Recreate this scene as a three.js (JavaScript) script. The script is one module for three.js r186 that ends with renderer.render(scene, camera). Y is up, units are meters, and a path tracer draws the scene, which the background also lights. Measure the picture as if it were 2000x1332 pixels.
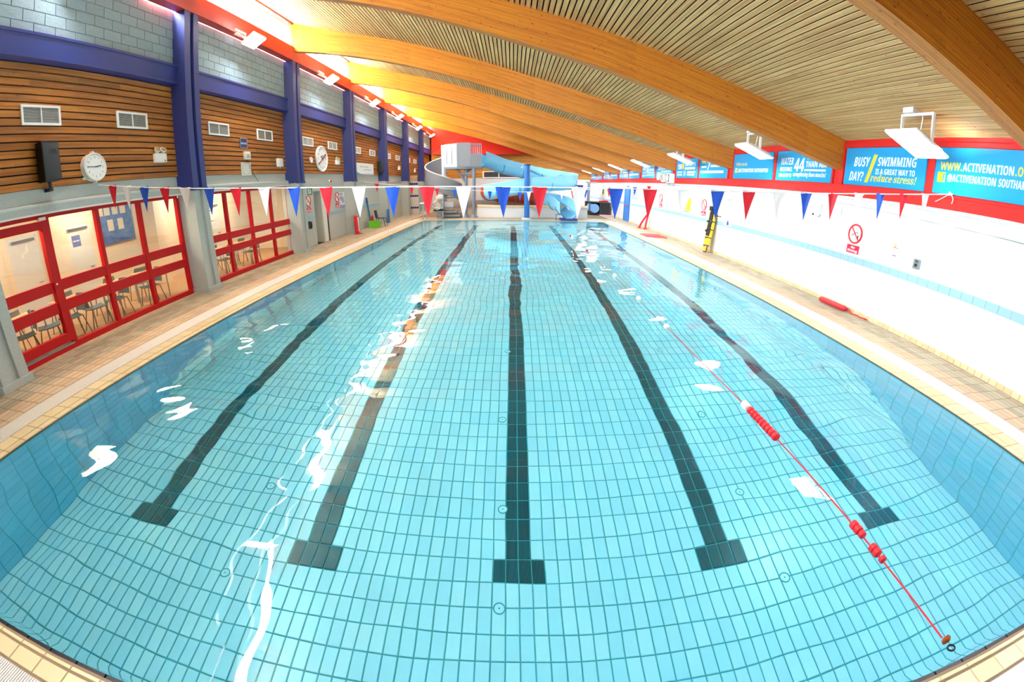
import * as THREE from 'three';
import { mergeGeometries, toCreasedNormals } from 'three/addons/utils/BufferGeometryUtils.js';
import { RoundedBoxGeometry } from 'three/addons/geometries/RoundedBoxGeometry.js';
import { RectAreaLightUniformsLib } from 'three/addons/lights/RectAreaLightUniformsLib.js';
RectAreaLightUniformsLib.init();

// ---------------------------------------------------------------- camera, sky, exposure
const scene = new THREE.Scene();
const camera = new THREE.PerspectiveCamera(78.93, 2000 / 1332, 0.05, 200);
camera.position.set(0, 2.146, 0.571);
camera.rotation.set(-0.3737, 0, 0.0086, 'YXZ');
const renderer = new THREE.WebGLRenderer();
renderer.toneMapping = THREE.LinearToneMapping;
renderer.toneMappingExposure = 14.8;
renderer.shadowMap.enabled = true;
scene.background = new THREE.Color().setRGB(1.2, 1.25, 1.3);      // bright overcast sky, seen through the clerestory
const DAYLIGHT = 10, FLOOD = 3.2, WALL_FLOOD = 9.5, LOBBY = 3.8;   // strengths of the clerestory, the lamps under the ceiling, the wall lamps, the unseen lobby lamps

// ---------------------------------------------------------------- the shape of the hall
// Hall measures: X metres to the right of the middle lane, Y metres above the deck, d metres from the near end of the pool.
// The place is built bowed, as the photograph shows it: a flat deck with a barrel-shaped plan, side walls that lean in
// as they rise, a roof that comes down towards the near end. bow() carries hall measures to that place.
const SIDE = [0.9978, -0.0242, -0.061, 0.0077, 0.0079, 0.0823, -0.2006, -0.0351, 0.002, 0.012, -0.5827, 0.9967, -0.1667, -0.0219, 0.1448, -0.4295, 0.0694, 0.0848, -0.0096, -0.1383, 0.3382, -0.0204, -0.0798, -0.011, -0.5212, 0.4051, 0.1345, -0.0185, 0.9859, -1.2456, 0.1182, -0.2991, 0.4064, -0.0791, -0.402, -0.2135, 0.1388, 0.0486, 0.7666, -0.2329, -0.0925, -0.643, 0.3327, 0.1682, 0.3474, 0.0301, -0.0594, -0.5441, 0.0579, 0.1439, -0.0961, 0.0034, 0.1559];
const RISE = [0.9625, -0.0887, 0.0329, -0.0127, -0.0017, 0.2244, -0.1051, -0.1778, 0.0456, 0.0107, -0.9821, 0.9621, -0.0745, -0.0397, 0.6507, -0.63, 0.0861, -0.1333, 0.0927, -0.0329, 0.5895, -0.2399, -0.0331, -0, -0.7677, -0.5518, 0.4887, -0.0448, 1.5542, -0.5065, -0.05, -0.9158, 0.3354, 0.1338, -0.5362, -0.504, 0.244, 0.0225, 0.8058, 0.7403, -0.2279, -0.8234, -0.1085, 0.2903, 0.4321, 0.119, -0.0559, -0.4329, -0.1795, 0.1567, -0.1174, 0.0051, 0.0987];
const ALONG = [2.0819, 1.0229, -0.0131, -0.0803, 0.0186, 0.0081, -0.0491, -0.2601, 0.3711, -0.0314, -0.0503, 0.0564, -0.0617, -0.1537, 0.0623, -0.0741, 0.0782, 0.0223, 0.0307, -0.0319];
const BED_SIDE = [0.9699, 0.0914, -0.1302, -0.0476, 0.0403, 0.0155, -0.002, -0.111, 0.0419, 0.0907, -0.002, -0.0362, -0.0089, -0.2074, 0.0313, 0.0473, -0.0086, -0.0038, 0.1029, -0.0973, 0.0401, 0.0348, -0.0049, 0.0432, -0.0748];
const BED_ALONG = [2.0541, 1.0581, 0.0065, -0.1646, 0.0418, 0.0378, -0.0013, 0.0004, -0.1789, 0.2257, 0.0776, -0.0916, -0.0374, 0.122, -0.4765, 0.0929, 0.1032, 0.024, -0.155, 0.4507, -0.1066, -0.0458, 0.0722, -0.1335, -0.0425];
const OFF = 2.2, lerp = THREE.MathUtils.lerp, clamp = THREE.MathUtils.clamp, smooth = THREE.MathUtils.smoothstep;
function poly3(c, a, y, s) {
  let n = 0, t = 0, pa = 1;
  for (let i = 0; i < 5; i++, pa *= a) { let py = pa; for (let j = 0; j < 5 && i + j < 6; j++, py *= y) { let ps = py; for (let k = 0; k < 5 && i + j + k < 6; k++, ps *= s) t += c[n++] * ps; } }
  return t;
}
function poly2(c, a, s, kMost, most) {
  let n = 0, t = 0, pa = 1;
  for (let i = 0; i < 5; i++, pa *= a) { let ps = pa; for (let k = 0; k <= kMost && i + k <= most; k++, ps *= s) t += c[n++] * ps; }
  return t;
}
const bedDepth = (d) => 0.9 + 0.66 / (1 + Math.exp((d - 11) / 3.2));   // the pool bed, deeper at the near end
function bow(X, Y, d, out = new THREE.Vector3()) {
  const low = lerp(-0.5, 0.8, clamp((Y - 0.15) / 0.65, 0, 1)), dd = clamp(d, low, 44), beyond = d - dd;
  let u = X + 0.1176 - 0.0034 * (dd + 0.571);
  const side = Math.sign(u) || 1, far = Math.max(0, Math.abs(u) - 11.3), w = Math.min(Math.abs(u), 11.3), a = (Math.hypot(1.5, w) - 1.5) / 8, y = clamp(Y, 0, 8.8), s = Math.log((dd + OFF) / 8);
  let x = w * poly3(SIDE, a, y / 8, s) + far * 0.6, h = y * poly3(RISE, a, y / 8, s) + Math.max(0, Y - 8.8) * 0.7, z = Math.exp(poly2(ALONG, a, s, 5, 5)) - OFF;
  if (Y < 0) {
    const bx = w * poly2(BED_SIDE, a, s, 6, 6), bz = Math.exp(poly2(BED_ALONG, a, s, 6, 6)) - OFF, t = Math.min(1.4, -Y / bedDepth(dd));
    x = lerp(x, bx, t); z = lerp(z, bz, t); h = Y;
  }
  return out.set(side * x, h, -(z + beyond));
}

// ---------------------------------------------------------------- helpers
let seed = 20240607;
const rnd = () => { seed = (seed * 1664525 + 1013904223) >>> 0; return seed / 4294967296; };
const taken = new Map();
const numbered = (name) => { const n = taken.get(name) ?? 0; taken.set(name, n + 1); return n ? `${name}_${String(n).padStart(3, '0')}` : name; };
const bases = new WeakMap();
const V = (x, y, z) => new THREE.Vector3(x, y, z);

// geometries in hall measures, with z = -d
const AX = { x: 0, y: 1, z: 2 };
function withUv(g, grain = 'z', off = [0, 0]) {          // uv in metres, u along the grain
  g = g.index ? g.toNonIndexed() : g;
  if (!g.attributes.normal) g.computeVertexNormals();
  const p = g.attributes.position, n = g.attributes.normal, uv = new Float32Array(p.count * 2), gi = AX[grain];
  for (let i = 0; i < p.count; i++) {
    const nn = [Math.abs(n.getX(i)), Math.abs(n.getY(i)), Math.abs(n.getZ(i))], q = [p.getX(i), p.getY(i), p.getZ(i)];
    const k = nn[0] >= nn[1] && nn[0] >= nn[2] ? 0 : nn[1] >= nn[2] ? 1 : 2, rest = [0, 1, 2].filter((c) => c !== k);
    const u = rest.includes(gi) ? gi : rest[0], v = rest.find((c) => c !== u);
    uv[i * 2] = q[u] + off[0]; uv[i * 2 + 1] = q[v] + off[1];
  }
  g.setAttribute('uv', new THREE.BufferAttribute(uv, 2));
  return g;
}
function box(x0, x1, y0, y1, d0, d1, { grain = 'z', step = 0.9, off = [0, 0] } = {}) {
  const n = (l) => clamp(Math.ceil(Math.abs(l) / step), 1, 100);
  const g = new THREE.BoxGeometry(Math.abs(x1 - x0), Math.abs(y1 - y0), Math.abs(d1 - d0), n(x1 - x0), n(y1 - y0), n(d1 - d0));
  g.translate((x0 + x1) / 2, (y0 + y1) / 2, -(d0 + d1) / 2);
  return withUv(g, grain, off);
}
function rbox(x0, x1, y0, y1, d0, d1, r = 0.02, seg = 2) {
  const g = new RoundedBoxGeometry(Math.abs(x1 - x0), Math.abs(y1 - y0), Math.abs(d1 - d0), seg, r);
  g.translate((x0 + x1) / 2, (y0 + y1) / 2, -(d0 + d1) / 2);
  return withUv(g);
}
function place(g, X, Y, d, rx = 0, ry = 0, rz = 0, s = 1) {
  g = g.clone(); g.scale(s, s, s); g.rotateX(rx); g.rotateY(ry); g.rotateZ(rz); g.translate(X, Y, -d);
  return withUv(g);
}
function cyl(X, Y, d, r, h, axis = 'y', r2 = r, seg = 20) {     // centre, radius, length
  const g = new THREE.CylinderGeometry(r2, r, h, seg, Math.max(1, Math.ceil(h / 0.9)));
  if (axis === 'x') g.rotateZ(-Math.PI / 2); if (axis === 'z') g.rotateX(-Math.PI / 2);
  g.translate(X, Y, -d);
  return withUv(g);
}
function tube(pts, r, seg = 8, closed = false, per = 6) {
  const c = new THREE.CatmullRomCurve3(pts.map(([X, Y, d]) => V(X, Y, -d)), closed, 'catmullrom', 0.35);
  return withUv(new THREE.TubeGeometry(c, (pts.length - 1) * per, r, seg, closed));
}
function bar(a, b, r, seg = 8) {                         // straight round bar between two points
  const A = V(a[0], a[1], -a[2]), B = V(b[0], b[1], -b[2]), l = A.distanceTo(B), g = new THREE.CylinderGeometry(r, r, l, seg, Math.max(1, Math.ceil(l / 0.9)));
  g.applyQuaternion(new THREE.Quaternion().setFromUnitVectors(V(0, 1, 0), B.clone().sub(A).normalize()));
  g.translate((A.x + B.x) / 2, (A.y + B.y) / 2, (A.z + B.z) / 2);
  return withUv(g);
}
function prism(pts, t0, t1, plane) {                     // outline extruded: plane 'dy' (along X), 'xy' (along d), 'xd' (along Y)
  const s = new THREE.Shape(pts.map(([a, b]) => new THREE.Vector2(a, b))), g = new THREE.ExtrudeGeometry(s, { depth: t1 - t0, bevelEnabled: false, steps: Math.max(1, Math.ceil(Math.abs(t1 - t0) / 0.9)), curveSegments: 10 });
  g.translate(0, 0, t0);
  const p = g.attributes.position;
  for (let i = 0; i < p.count; i++) {
    const a = p.getX(i), b = p.getY(i), c = p.getZ(i);
    if (plane === 'dy') p.setXYZ(i, c, b, -a); else if (plane === 'xy') p.setXYZ(i, a, b, -c); else p.setXYZ(i, a, c, -b);
  }
  const flips = plane === 'xy';                          // keep the faces outward
  if (flips) for (let i = 0; i < p.count; i += 3) { const q = [0, 1, 2].map((k) => [p.getX(i + k), p.getY(i + k), p.getZ(i + k)]); p.setXYZ(i + 1, ...q[2]); p.setXYZ(i + 2, ...q[1]); }
  g.deleteAttribute('normal'); g.computeVertexNormals();
  return withUv(g);
}
// a flat printed sheet with uv 0..1, facing the pool: on the right wall u runs from the far to the near end, on the left wall from near to far, on an end wall along X
function sheet(face, a0, a1, y0, y1, at, step = 0.25) {
  const na = clamp(Math.ceil(Math.abs(a1 - a0) / step), 1, 16), ny = clamp(Math.ceil((y1 - y0) / step), 1, 8), g = new THREE.PlaneGeometry(1, 1, na, ny), p = g.attributes.position;
  for (let i = 0; i < p.count; i++) {
    const a = lerp(a0, a1, p.getX(i) + 0.5), y = lerp(y0, y1, p.getY(i) + 0.5);
    if (face === 'end') p.setXYZ(i, a, y, -at); else p.setXYZ(i, at, y, -a);
  }
  g.deleteAttribute('normal'); g.computeVertexNormals();
  return g.toNonIndexed();
}
const tmp = new THREE.Vector3();
function bowed(geos, base, crease = 0.6) {
  geos = [].concat(geos).map((g) => { g = g.index ? g.toNonIndexed() : g; for (const k of Object.keys(g.attributes)) if (k !== 'position' && k !== 'uv') g.deleteAttribute(k); return g; });
  let g = geos.length > 1 ? mergeGeometries(geos) : geos[0];
  const p = g.attributes.position;
  for (let i = 0; i < p.count; i++) { bow(p.getX(i), p.getY(i), -p.getZ(i), tmp); p.setXYZ(i, tmp.x - base.x, tmp.y - base.y, tmp.z - base.z); }
  return toCreasedNormals(g, crease);
}
const ORIGIN = V(0, 0, 0);
function add(o, parent, name) {
  o.name = parent === scene ? numbered(name) : name;
  o.castShadow = o.receiveShadow = true;
  parent.add(o);
  return o;
}
function part(name, geos, mat, parent = scene, crease) {  // one named Mesh; a child keeps to its thing's base
  const base = bases.get(parent) ?? ORIGIN, o = new THREE.Mesh(bowed(geos, base, crease), mat);
  bases.set(o, base);
  return add(o, parent, name);
}
function thing(name, label, category, [X, Y, d], group) {
  const o = new THREE.Group(), b = bow(X, Y, d);
  o.position.copy(b); bases.set(o, b.clone());
  o.userData = { label, category }; if (group) o.userData.group = group;
  return add(o, scene, name);
}
function one(name, label, category, geos, mat, group) {   // a thing of one mesh
  const o = part(name, geos, mat);
  o.userData = { label, category }; if (group) o.userData.group = group;
  return o;
}
function structure(name, geos, mat, label) {
  const o = geos ? part(name, geos, mat) : add(new THREE.Group(), scene, name);
  o.userData.kind = 'structure'; if (label) o.userData.label = label;
  return o;
}
const asStuff = (o) => { o.userData.kind = 'stuff'; return o; };
// pieces laid on a surface: each is [corner, edge a, edge b] in hall measures (X, Y, d) with a lift along the surface's normal
function pieceGeometry(list, base) {
  const pos = [], uv = [], q = new THREE.Vector3(), A = new THREE.Vector3(), B = new THREE.Vector3();
  for (const { o, a, b, n, gap = 0.006, t = 0.005, off = [0, 0] } of list) {
    const la = Math.hypot(...a), lb = Math.hypot(...b), ia = gap / 2 / la, ib = gap / 2 / lb, ch = Math.min(0.004, t) ;
    const at = (s, r, h) => { bow(o[0] + a[0] * s + b[0] * r + n[0] * h, o[1] + a[1] * s + b[1] * r + n[1] * h, o[2] + a[2] * s + b[2] * r + n[2] * h, q); return [q.x - base.x, q.y - base.y, q.z - base.z]; };
    const ca = ch / la, cb = ch / lb;
    const top = [at(ia + ca, ib + cb, t), at(1 - ia - ca, ib + cb, t), at(1 - ia - ca, 1 - ib - cb, t), at(ia + ca, 1 - ib - cb, t)], low = [at(ia, ib, 0), at(1 - ia, ib, 0), at(1 - ia, 1 - ib, 0), at(ia, 1 - ib, 0)];
    const cu = [[ia * la, ib * lb], [la, ib * lb], [la, lb], [ia * la, lb]].map(([x, y]) => [x + off[0], y + off[1]]);
    const quad = (p0, p1, p2, p3, u = cu) => { pos.push(...p0, ...p1, ...p2, ...p0, ...p2, ...p3); uv.push(...u[0], ...u[1], ...u[2], ...u[0], ...u[2], ...u[3]); };
    A.fromArray(top[1]).sub(V(...top[0])); B.fromArray(top[3]).sub(V(...top[0])); A.cross(B);
    const want = bow(o[0] + n[0] * 0.1, o[1] + n[1] * 0.1, o[2] + n[2] * 0.1).sub(bow(...o)), turn = A.dot(want) < 0;
    if (turn) { top.reverse(); low.reverse(); }
    quad(...top);
    for (let k = 0; k < 4; k++) quad(low[k], low[(k + 1) % 4], top[(k + 1) % 4], top[k]);
  }
  const g = new THREE.BufferGeometry();
  g.setAttribute('position', new THREE.Float32BufferAttribute(pos, 3)); g.setAttribute('uv', new THREE.Float32BufferAttribute(uv, 2));
  g.computeVertexNormals();
  return g;
}
// the largest `most` pieces become Meshes of their own, the rest one part
function lay(list, { parent, name, restName, most = 300, rank }) {
  const base = bases.get(parent) ?? ORIGIN;
  list.sort((p, q) => rank(p) - rank(q));
  const near = list.slice(0, most), rest = new Map();
  for (const p of near) { const o = new THREE.Mesh(pieceGeometry([p], base), p.mat); add(o, parent, name); }
  for (const p of list.slice(most)) { if (!rest.has(p.mat)) rest.set(p.mat, []); rest.get(p.mat).push(p); }
  if (rest.size) {                                        // one part that holds all the rest, a material group for each tone
    const mats = [...rest.keys()], gs = mats.map((m) => pieceGeometry(rest.get(m), base)), g = mergeGeometries(gs, true);
    asStuff(add(new THREE.Mesh(g, mats), parent, restName));
  }
}

// ---------------------------------------------------------------- textures
function noise2(seedN) {
  const r = new Float32Array(65536); let s = seedN >>> 0;
  for (let i = 0; i < r.length; i++) { s = (s * 1664525 + 1013904223) >>> 0; r[i] = s / 4294967296; }
  return (x, y, px, py) => {                              // value noise that repeats after px, py cells
    const xi = Math.floor(x), yi = Math.floor(y), fx = x - xi, fy = y - yi, sx = fx * fx * (3 - 2 * fx), sy = fy * fy * (3 - 2 * fy);
    const at = (i, j) => r[((((i % px) + px) % px) * 251 + (((j % py) + py) % py) * 1009) & 65535];
    return lerp(lerp(at(xi, yi), at(xi + 1, yi), sx), lerp(at(xi, yi + 1), at(xi + 1, yi + 1), sx), sy);
  };
}
function texture(w, h, f, srgb = true, repeat = [1, 1]) {
  const d = new Uint8Array(w * h * 4);
  for (let y = 0; y < h; y++) for (let x = 0; x < w; x++) { const c = f(x / w, y / h), i = (y * w + x) * 4; d[i] = clamp(c[0], 0, 255); d[i + 1] = clamp(c[1], 0, 255); d[i + 2] = clamp(c[2], 0, 255); d[i + 3] = 255; }
  const t = new THREE.DataTexture(d, w, h);
  t.wrapS = t.wrapT = THREE.RepeatWrapping; t.magFilter = THREE.LinearFilter; t.minFilter = THREE.LinearMipmapLinearFilter; t.generateMipmaps = true;
  if (srgb) t.colorSpace = THREE.SRGBColorSpace;
  t.repeat.set(...repeat); t.needsUpdate = true;
  return t;
}
// timber: streaks along u, growth bands, knots, boards of differing tone across v
function timber(seedN, dark, light, { bands = 0, knots = 40, len = 4, tall = 1, streak = 1 } = {}) {
  const n = noise2(seedN), ks = []; let s = seedN;
  const r = () => { s = (s * 1664525 + 1013904223) >>> 0; return s / 4294967296; };
  for (let i = 0; i < knots; i++) ks.push([r(), r(), 0.003 + 0.007 * r() * r()]);
  return texture(1024, 512, (u, v) => {
    let warp = 0, knot = 0;
    for (const [ku, kv, kr] of ks) {
      let du = Math.abs(u - ku), dv = Math.abs(v - kv); du = Math.min(du, 1 - du) * len; dv = Math.min(dv, 1 - dv) * tall;
      const q = Math.hypot(du * 0.55, dv) / kr;
      if (q < 4) { knot = Math.max(knot, Math.exp(-q * q * 0.9)); warp += Math.exp(-q * 0.7) * 0.35; }
    }
    const fine = n(u * 24, v * 220, 24, 220) * 0.55 + n(u * 60, v * 500, 60, 500) * 0.45, broad = n(u * 6, v * 40 + warp * 3, 6, 40);
    const board = bands ? n(Math.floor(v * bands) * 3.7 + 0.5, Math.floor(u * 3 + n(0, Math.floor(v * bands) + 0.5, 7, 97) * 3) + 0.5, 211, 97) : 0.5;
    let t = 0.5 + (broad - 0.5) * 0.7 * streak + (fine - 0.5) * 0.5 * streak + (board - 0.5) * 0.55;
    t = clamp(t, 0, 1);
    const k = 1 - 0.5 * knot, lam = bands && Math.abs((v * bands) % 1 - 0.5) > 0.488 ? 0.86 : 1;
    return [0, 1, 2].map((c) => lerp(dark[c], light[c], t) * k * lam);
  }, true, [1 / len, 1 / tall]);
}
const mats = {};
const mat = (color, roughness = 0.6, more = {}) => new THREE.MeshPhysicalMaterial({ color, roughness, ...more });
function speckle(seedN, base, spread, cells = [64, 256], w = 256) {
  const n = noise2(seedN);
  return texture(w, w, (u, v) => { const t = (n(u * cells[0], v * cells[0], cells[0], cells[0]) - 0.5) * 0.6 + (n(u * cells[1], v * cells[1], cells[1], cells[1]) - 0.5) * 0.4; return base.map((c) => c + spread * t); });
}
function heightMap(seedN, cells, w = 256) {
  const n = noise2(seedN);
  return texture(w, w, (u, v) => { let t = 0, a = 0.5; for (const c of cells) { t += a * n(u * c, v * c, c, c); a *= 0.6; } const g = 255 * clamp(t, 0, 1); return [g, g, g]; }, false);
}
const grainBump = heightMap(5, [16, 48, 120]);
mats.boards = mat('#ffffff', 0.62, { map: timber(11, [128, 72, 14], [200, 126, 44], { bands: 9, knots: 90, len: 5, tall: 1.24 }) });
mats.slats = mat('#ffffff', 0.66, { map: timber(23, [168, 124, 70], [222, 182, 122], { bands: 11, knots: 70, len: 5, tall: 1.2 }) });
mats.glulam = mat('#ffffff', 0.55, { map: timber(37, [158, 86, 4], [206, 130, 18], { bands: 12, knots: 110, len: 4, tall: 0.54 }) });
mats.felt = mat('#070605', 0.95);
mats.blueSteel = mat('#27357e', 0.5, { bumpMap: grainBump, bumpScale: 0.0006 });
mats.greyPaint = mat('#ffffff', 0.62, { map: speckle(41, [166, 178, 178], 20) });
mats.block = mat('#ffffff', 0.75, { map: speckle(43, [146, 166, 174], 20), bumpMap: heightMap(44, [40, 110]), bumpScale: 0.002 });
mats.blockDark = mat('#ffffff', 0.75, { map: speckle(45, [141, 161, 169], 20), bumpMap: heightMap(44, [40, 110]), bumpScale: 0.002 });
mats.mortar = mat('#7d9299', 0.85);
mats.redPaint = mat('#c92c1e', 0.45);
mats.redFrame = mat('#b00a14', 0.5, { specularIntensity: 0.4 });
mats.redTrim = mat('#cc2420', 0.6, { specularIntensity: 0.4 });
mats.whiteWall = mat('#ffffff', 0.55, { map: speckle(47, [208, 210, 210], 8) });
mats.render = mat('#ffffff', 0.7, { map: speckle(49, [180, 186, 184], 18) });
mats.stripe = mat('#93b9c9', 0.4);
mats.stripeDull = mat('#8fb9cb', 0.4);
mats.grout = mat('#4ab0ba', 0.8);
mats.tileA = mat('#d6f0fa', 0.25); mats.tileB = mat('#cfedf8', 0.25); mats.tileC = mat('#dcf3fb', 0.25);
mats.tileWallA = mat('#82cee8', 0.25); mats.tileWallB = mat('#79c9e5', 0.25);
mats.laneA = mat('#0c4a55', 0.3); mats.laneB = mat('#0f525d', 0.3);
mats.coping = mat('#cdbf98', 0.5); mats.coping2 = mat('#c6b78f', 0.5);
mats.deckGrout = mat('#7f6f5a', 0.85);
mats.deckLight = mat('#bda78b', 0.55); mats.deckLight2 = mat('#b59f83', 0.55);
mats.deckA = mat('#a09882', 0.5); mats.deckB = mat('#978d77', 0.5); mats.deckC = mat('#a8a08a', 0.5);
mats.grating = mat('#dcdcd8', 0.5);
mats.edge = mat('#141822', 0.35);  // near black standing for shade under the coping lip; also the rope hook
mats.skirt = mat('#e6c59c', 0.5); mats.skirt2 = mat('#dfbb90', 0.5);
mats.black = mat('#0e0f11', 0.5); mats.darkGrey = mat('#33363a', 0.6); mats.white = mat('#f0f0ee', 0.45); mats.offWhite = mat('#dcdcd6', 0.5);
mats.chrome = mat('#c8ccd0', 0.22, { metalness: 1 });
mats.steel = mat('#aab0b4', 0.35, { metalness: 0.9 });
mats.glass = new THREE.MeshPhysicalMaterial({ color: '#f4f8f7', roughness: 0.0, transmission: 1, thickness: 0, ior: 1.5 });
mats.red = mat('#d31826', 0.5); mats.flagRed = mat('#d4142a', 0.7); mats.flagWhite = mat('#e9e9e9', 0.7); mats.flagBlue = mat('#1450c4', 0.7);
mats.slideBlue = mat('#86cdec', 0.3, { clearcoat: 0.4 }); mats.slideDeep = mat('#2f93bf', 0.35); mats.slideRed = mat('#c4411c', 0.4); mats.postBlue = mat('#1f62ad', 0.4);
mats.tower = mat('#82878e', 0.45); mats.towerPale = mat('#bcc0c6', 0.45); mats.towerSteel = mat('#6f7c8a', 0.45);
mats.boardsLit = mat('#ffffff', 0.62, { map: timber(71, [180, 116, 34], [226, 164, 70], { bands: 9, knots: 60, len: 5, tall: 1.24 }) });  // lighter copy of the boards, light on the far wall put into colour
mats.cream = mat('#ead9bd', 0.7); mats.lobbyFloor = mat('#b98f66', 0.5); mats.chairBlue = mat('#1d4a5c', 0.45); mats.chairLeg = mat('#40474c', 0.4, { metalness: 0.6 }); mats.tableTop = mat('#caa87c', 0.5);
mats.foam = mat('#2f6fb5', 0.8); mats.navy = mat('#1f2a78', 0.6); mats.green = mat('#6cc81e', 0.5); mats.yellow = mat('#f2c81a', 0.5); mats.purple = mat('#43206e', 0.6);

function canvasMat(w, h, draw, rough = 0.4) {
  const c = document.createElement('canvas'); c.width = w; c.height = h;
  const x = c.getContext('2d'); draw(x, w, h);
  const t = new THREE.CanvasTexture(c); t.colorSpace = THREE.SRGBColorSpace;
  return new THREE.MeshPhysicalMaterial({ color: '#ffffff', map: t, roughness: rough });
}
function words(x, s, px, py, size, color, { font = 'bold', squeeze = 1, slant = 0, align = 'left', width, family = 'sans-serif' } = {}) {
  x.save(); x.fillStyle = color; x.font = `${font} ${size}px ${family}`; x.textAlign = align; x.textBaseline = 'alphabetic';
  x.translate(px, py);
  let k = squeeze; if (width) k = width / x.measureText(s).width;
  x.transform(k, 0, -slant, 1, 0, 0);
  x.fillText(s, 0, 0); x.restore();
}
// ---------------------------------------------------------------- measures of the hall
const GRID_L = [2.85, 8.25, 13.6, 19.0, 24.4, 29.8, 35.2, 40.4], GRID_R = [2.72, 7.97, 13.3, 18.62, 23.95, 29.25, 34.6, 40.0];
const FAR = 40, POOL_L = -5.48, POOL_R = 5.44, POOL_END = 25;
const ceilingY = (X) => 5.7936 - 0.30875 * X - 0.000132 * X * X + 0.000623 * X ** 3 + (X < -5 ? 0.036 * (X + 5) ** 2 : 0);
const beamY = (X) => 5.0216 - 0.31345 * X + 0.0006 * X * X + 0.00083 * X ** 3;
const gridAt = (k, X) => lerp(GRID_L[k], GRID_R[k], (X + 7.6) / 15);

// ---------------------------------------------------------------- deck
{
  const floor = structure('floor', null);
  const slab = (x0, x1, d0, d1) => box(x0, x1, -0.3, -0.006, d0, d1, { step: 0.6 });
  part('deck_bed', [slab(-8.6, POOL_L - 0.03, 0, FAR + 0.4), slab(POOL_R + 0.03, 7.9, 0, FAR + 0.4), slab(POOL_L - 0.03, POOL_R + 0.03, POOL_END + 0.03, FAR + 0.4), slab(-8.6, 7.9, -3.4, -0.03)], mats.deckGrout, floor);
  const list = [], copes = [], edges = [];
  const across = [[0.045, 0.165, 'c'], [0.175, 0.42, 'c'], [0.87, 1.02, 'l'], [1.02, 1.17, 'l'], [1.17, 1.33, 'l']];
  const pick = (k) => k === 'c' ? [mats.coping, mats.coping2] : k === 'l' ? [mats.deckLight, mats.deckLight2] : [mats.deckA, mats.deckB, mats.deckC];
  for (const side of [-1, 1]) {
    const e = side < 0 ? POOL_L : POOL_R, wall = side < 0 ? 7.98 + POOL_L : 7.42 - POOL_R, rows = across.slice();
    for (let r = 1.33; r < wall - 0.02; r += 0.15) rows.push([r, Math.min(r + 0.15, wall), 'd']);
    for (let d = -0.25; d < FAR; d += 0.25) for (const [a0, a1, k] of rows) {
      if (d < 0 && a0 < 0.9) continue;
      if (d > POOL_END + 0.4 && a0 < 0.9) continue;
      const ms = pick(k), x0 = e + side * a0;
      list.push({ o: [x0, -0.006, d], a: [side * (a1 - a0), 0, 0], b: [0, 0, 0.25], n: [0, 1, 0], gap: 0.007, t: 0.006, mat: ms[Math.floor(rnd() * ms.length)] });
    }
  }
  const W = POOL_R - POOL_L;
  for (let i = 0; i < 46; i++) {                           // the two ends
    const x0 = POOL_L - 0.29 + i * 0.25;
    for (const [a0, a1] of [[0.042, 0.075], [0.083, 0.2]]) list.push({ o: [x0, -0.006, -a1], a: [0.25, 0, 0], b: [0, 0, a1 - a0], n: [0, 1, 0], gap: 0.006, t: 0.006, mat: rnd() < 0.5 ? mats.coping : mats.coping2 });
    for (const [a0, a1] of [[0.045, 0.165], [0.175, 0.42]]) list.push({ o: [x0, -0.006, POOL_END + a0], a: [0.25, 0, 0], b: [0, 0, a1 - a0], n: [0, 1, 0], gap: 0.006, t: 0.006, mat: rnd() < 0.5 ? mats.coping : mats.coping2 });
  }
  for (let d = POOL_END + 0.42; d < 27.2; d += 0.25) for (let x = POOL_L - 0.9; x < POOL_R + 0.9; x += 0.25) list.push({ o: [x, -0.006, d], a: [0.25, 0, 0], b: [0, 0, 0.25], n: [0, 1, 0], gap: 0.007, t: 0.006, mat: [mats.deckA, mats.deckC][Math.floor(rnd() * 2)] });
  lay(list, { parent: floor, name: 'floor_tile', restName: 'floor_tiles', rank: (p) => Math.abs(p.o[2] - 2.8) + (Math.abs(p.o[0]) < 5.4 && p.o[2] < 0 ? -2.7 : 0) });
  // shade of the gap under the coping as dark pieces, one per coping tile
  const dark = [];
  for (let d = 0; d < POOL_END; d += 0.25) for (const side of [-1, 1]) dark.push({ o: [(side < 0 ? POOL_L : POOL_R), -0.02, d], a: [side * 0.042, 0, 0], b: [0, 0, 0.25], n: [0, 1, 0], gap: 0.008, t: 0.01, mat: mats.edge });
  for (let x = POOL_L - 0.04; x < POOL_R; x += 0.25) { dark.push({ o: [x, -0.02, -0.042], a: [0.25, 0, 0], b: [0, 0, 0.046], n: [0, 1, 0], gap: 0.008, t: 0.01, mat: mats.edge }); dark.push({ o: [x, -0.02, POOL_END], a: [0.25, 0, 0], b: [0, 0, 0.042], n: [0, 1, 0], gap: 0.008, t: 0.01, mat: mats.edge }); }
  lay(dark, { parent: floor, name: 'edge_shade', restName: 'edge_shades', rank: (p) => p.o[2] });
  // white slotted drain covers round the pool
  const ribs = [];
  for (const side of [-1, 1]) { const x0 = (side < 0 ? POOL_L : POOL_R) + side * 0.435; for (let d = -0.6; d < POOL_END + 1; d += 0.022) ribs.push({ o: [x0, -0.006, d], a: [side * 0.42, 0, 0], b: [0, 0, 0.022], n: [0, 1, 0], gap: 0.005, t: 0.008, mat: mats.grating }); }
  for (let x = POOL_L - 0.4; x < POOL_R + 0.4; x += 0.022) ribs.push({ o: [x, -0.006, -0.62], a: [0.022, 0, 0], b: [0, 0, 0.41], n: [0, 1, 0], gap: 0.005, t: 0.008, mat: mats.grating });
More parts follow.
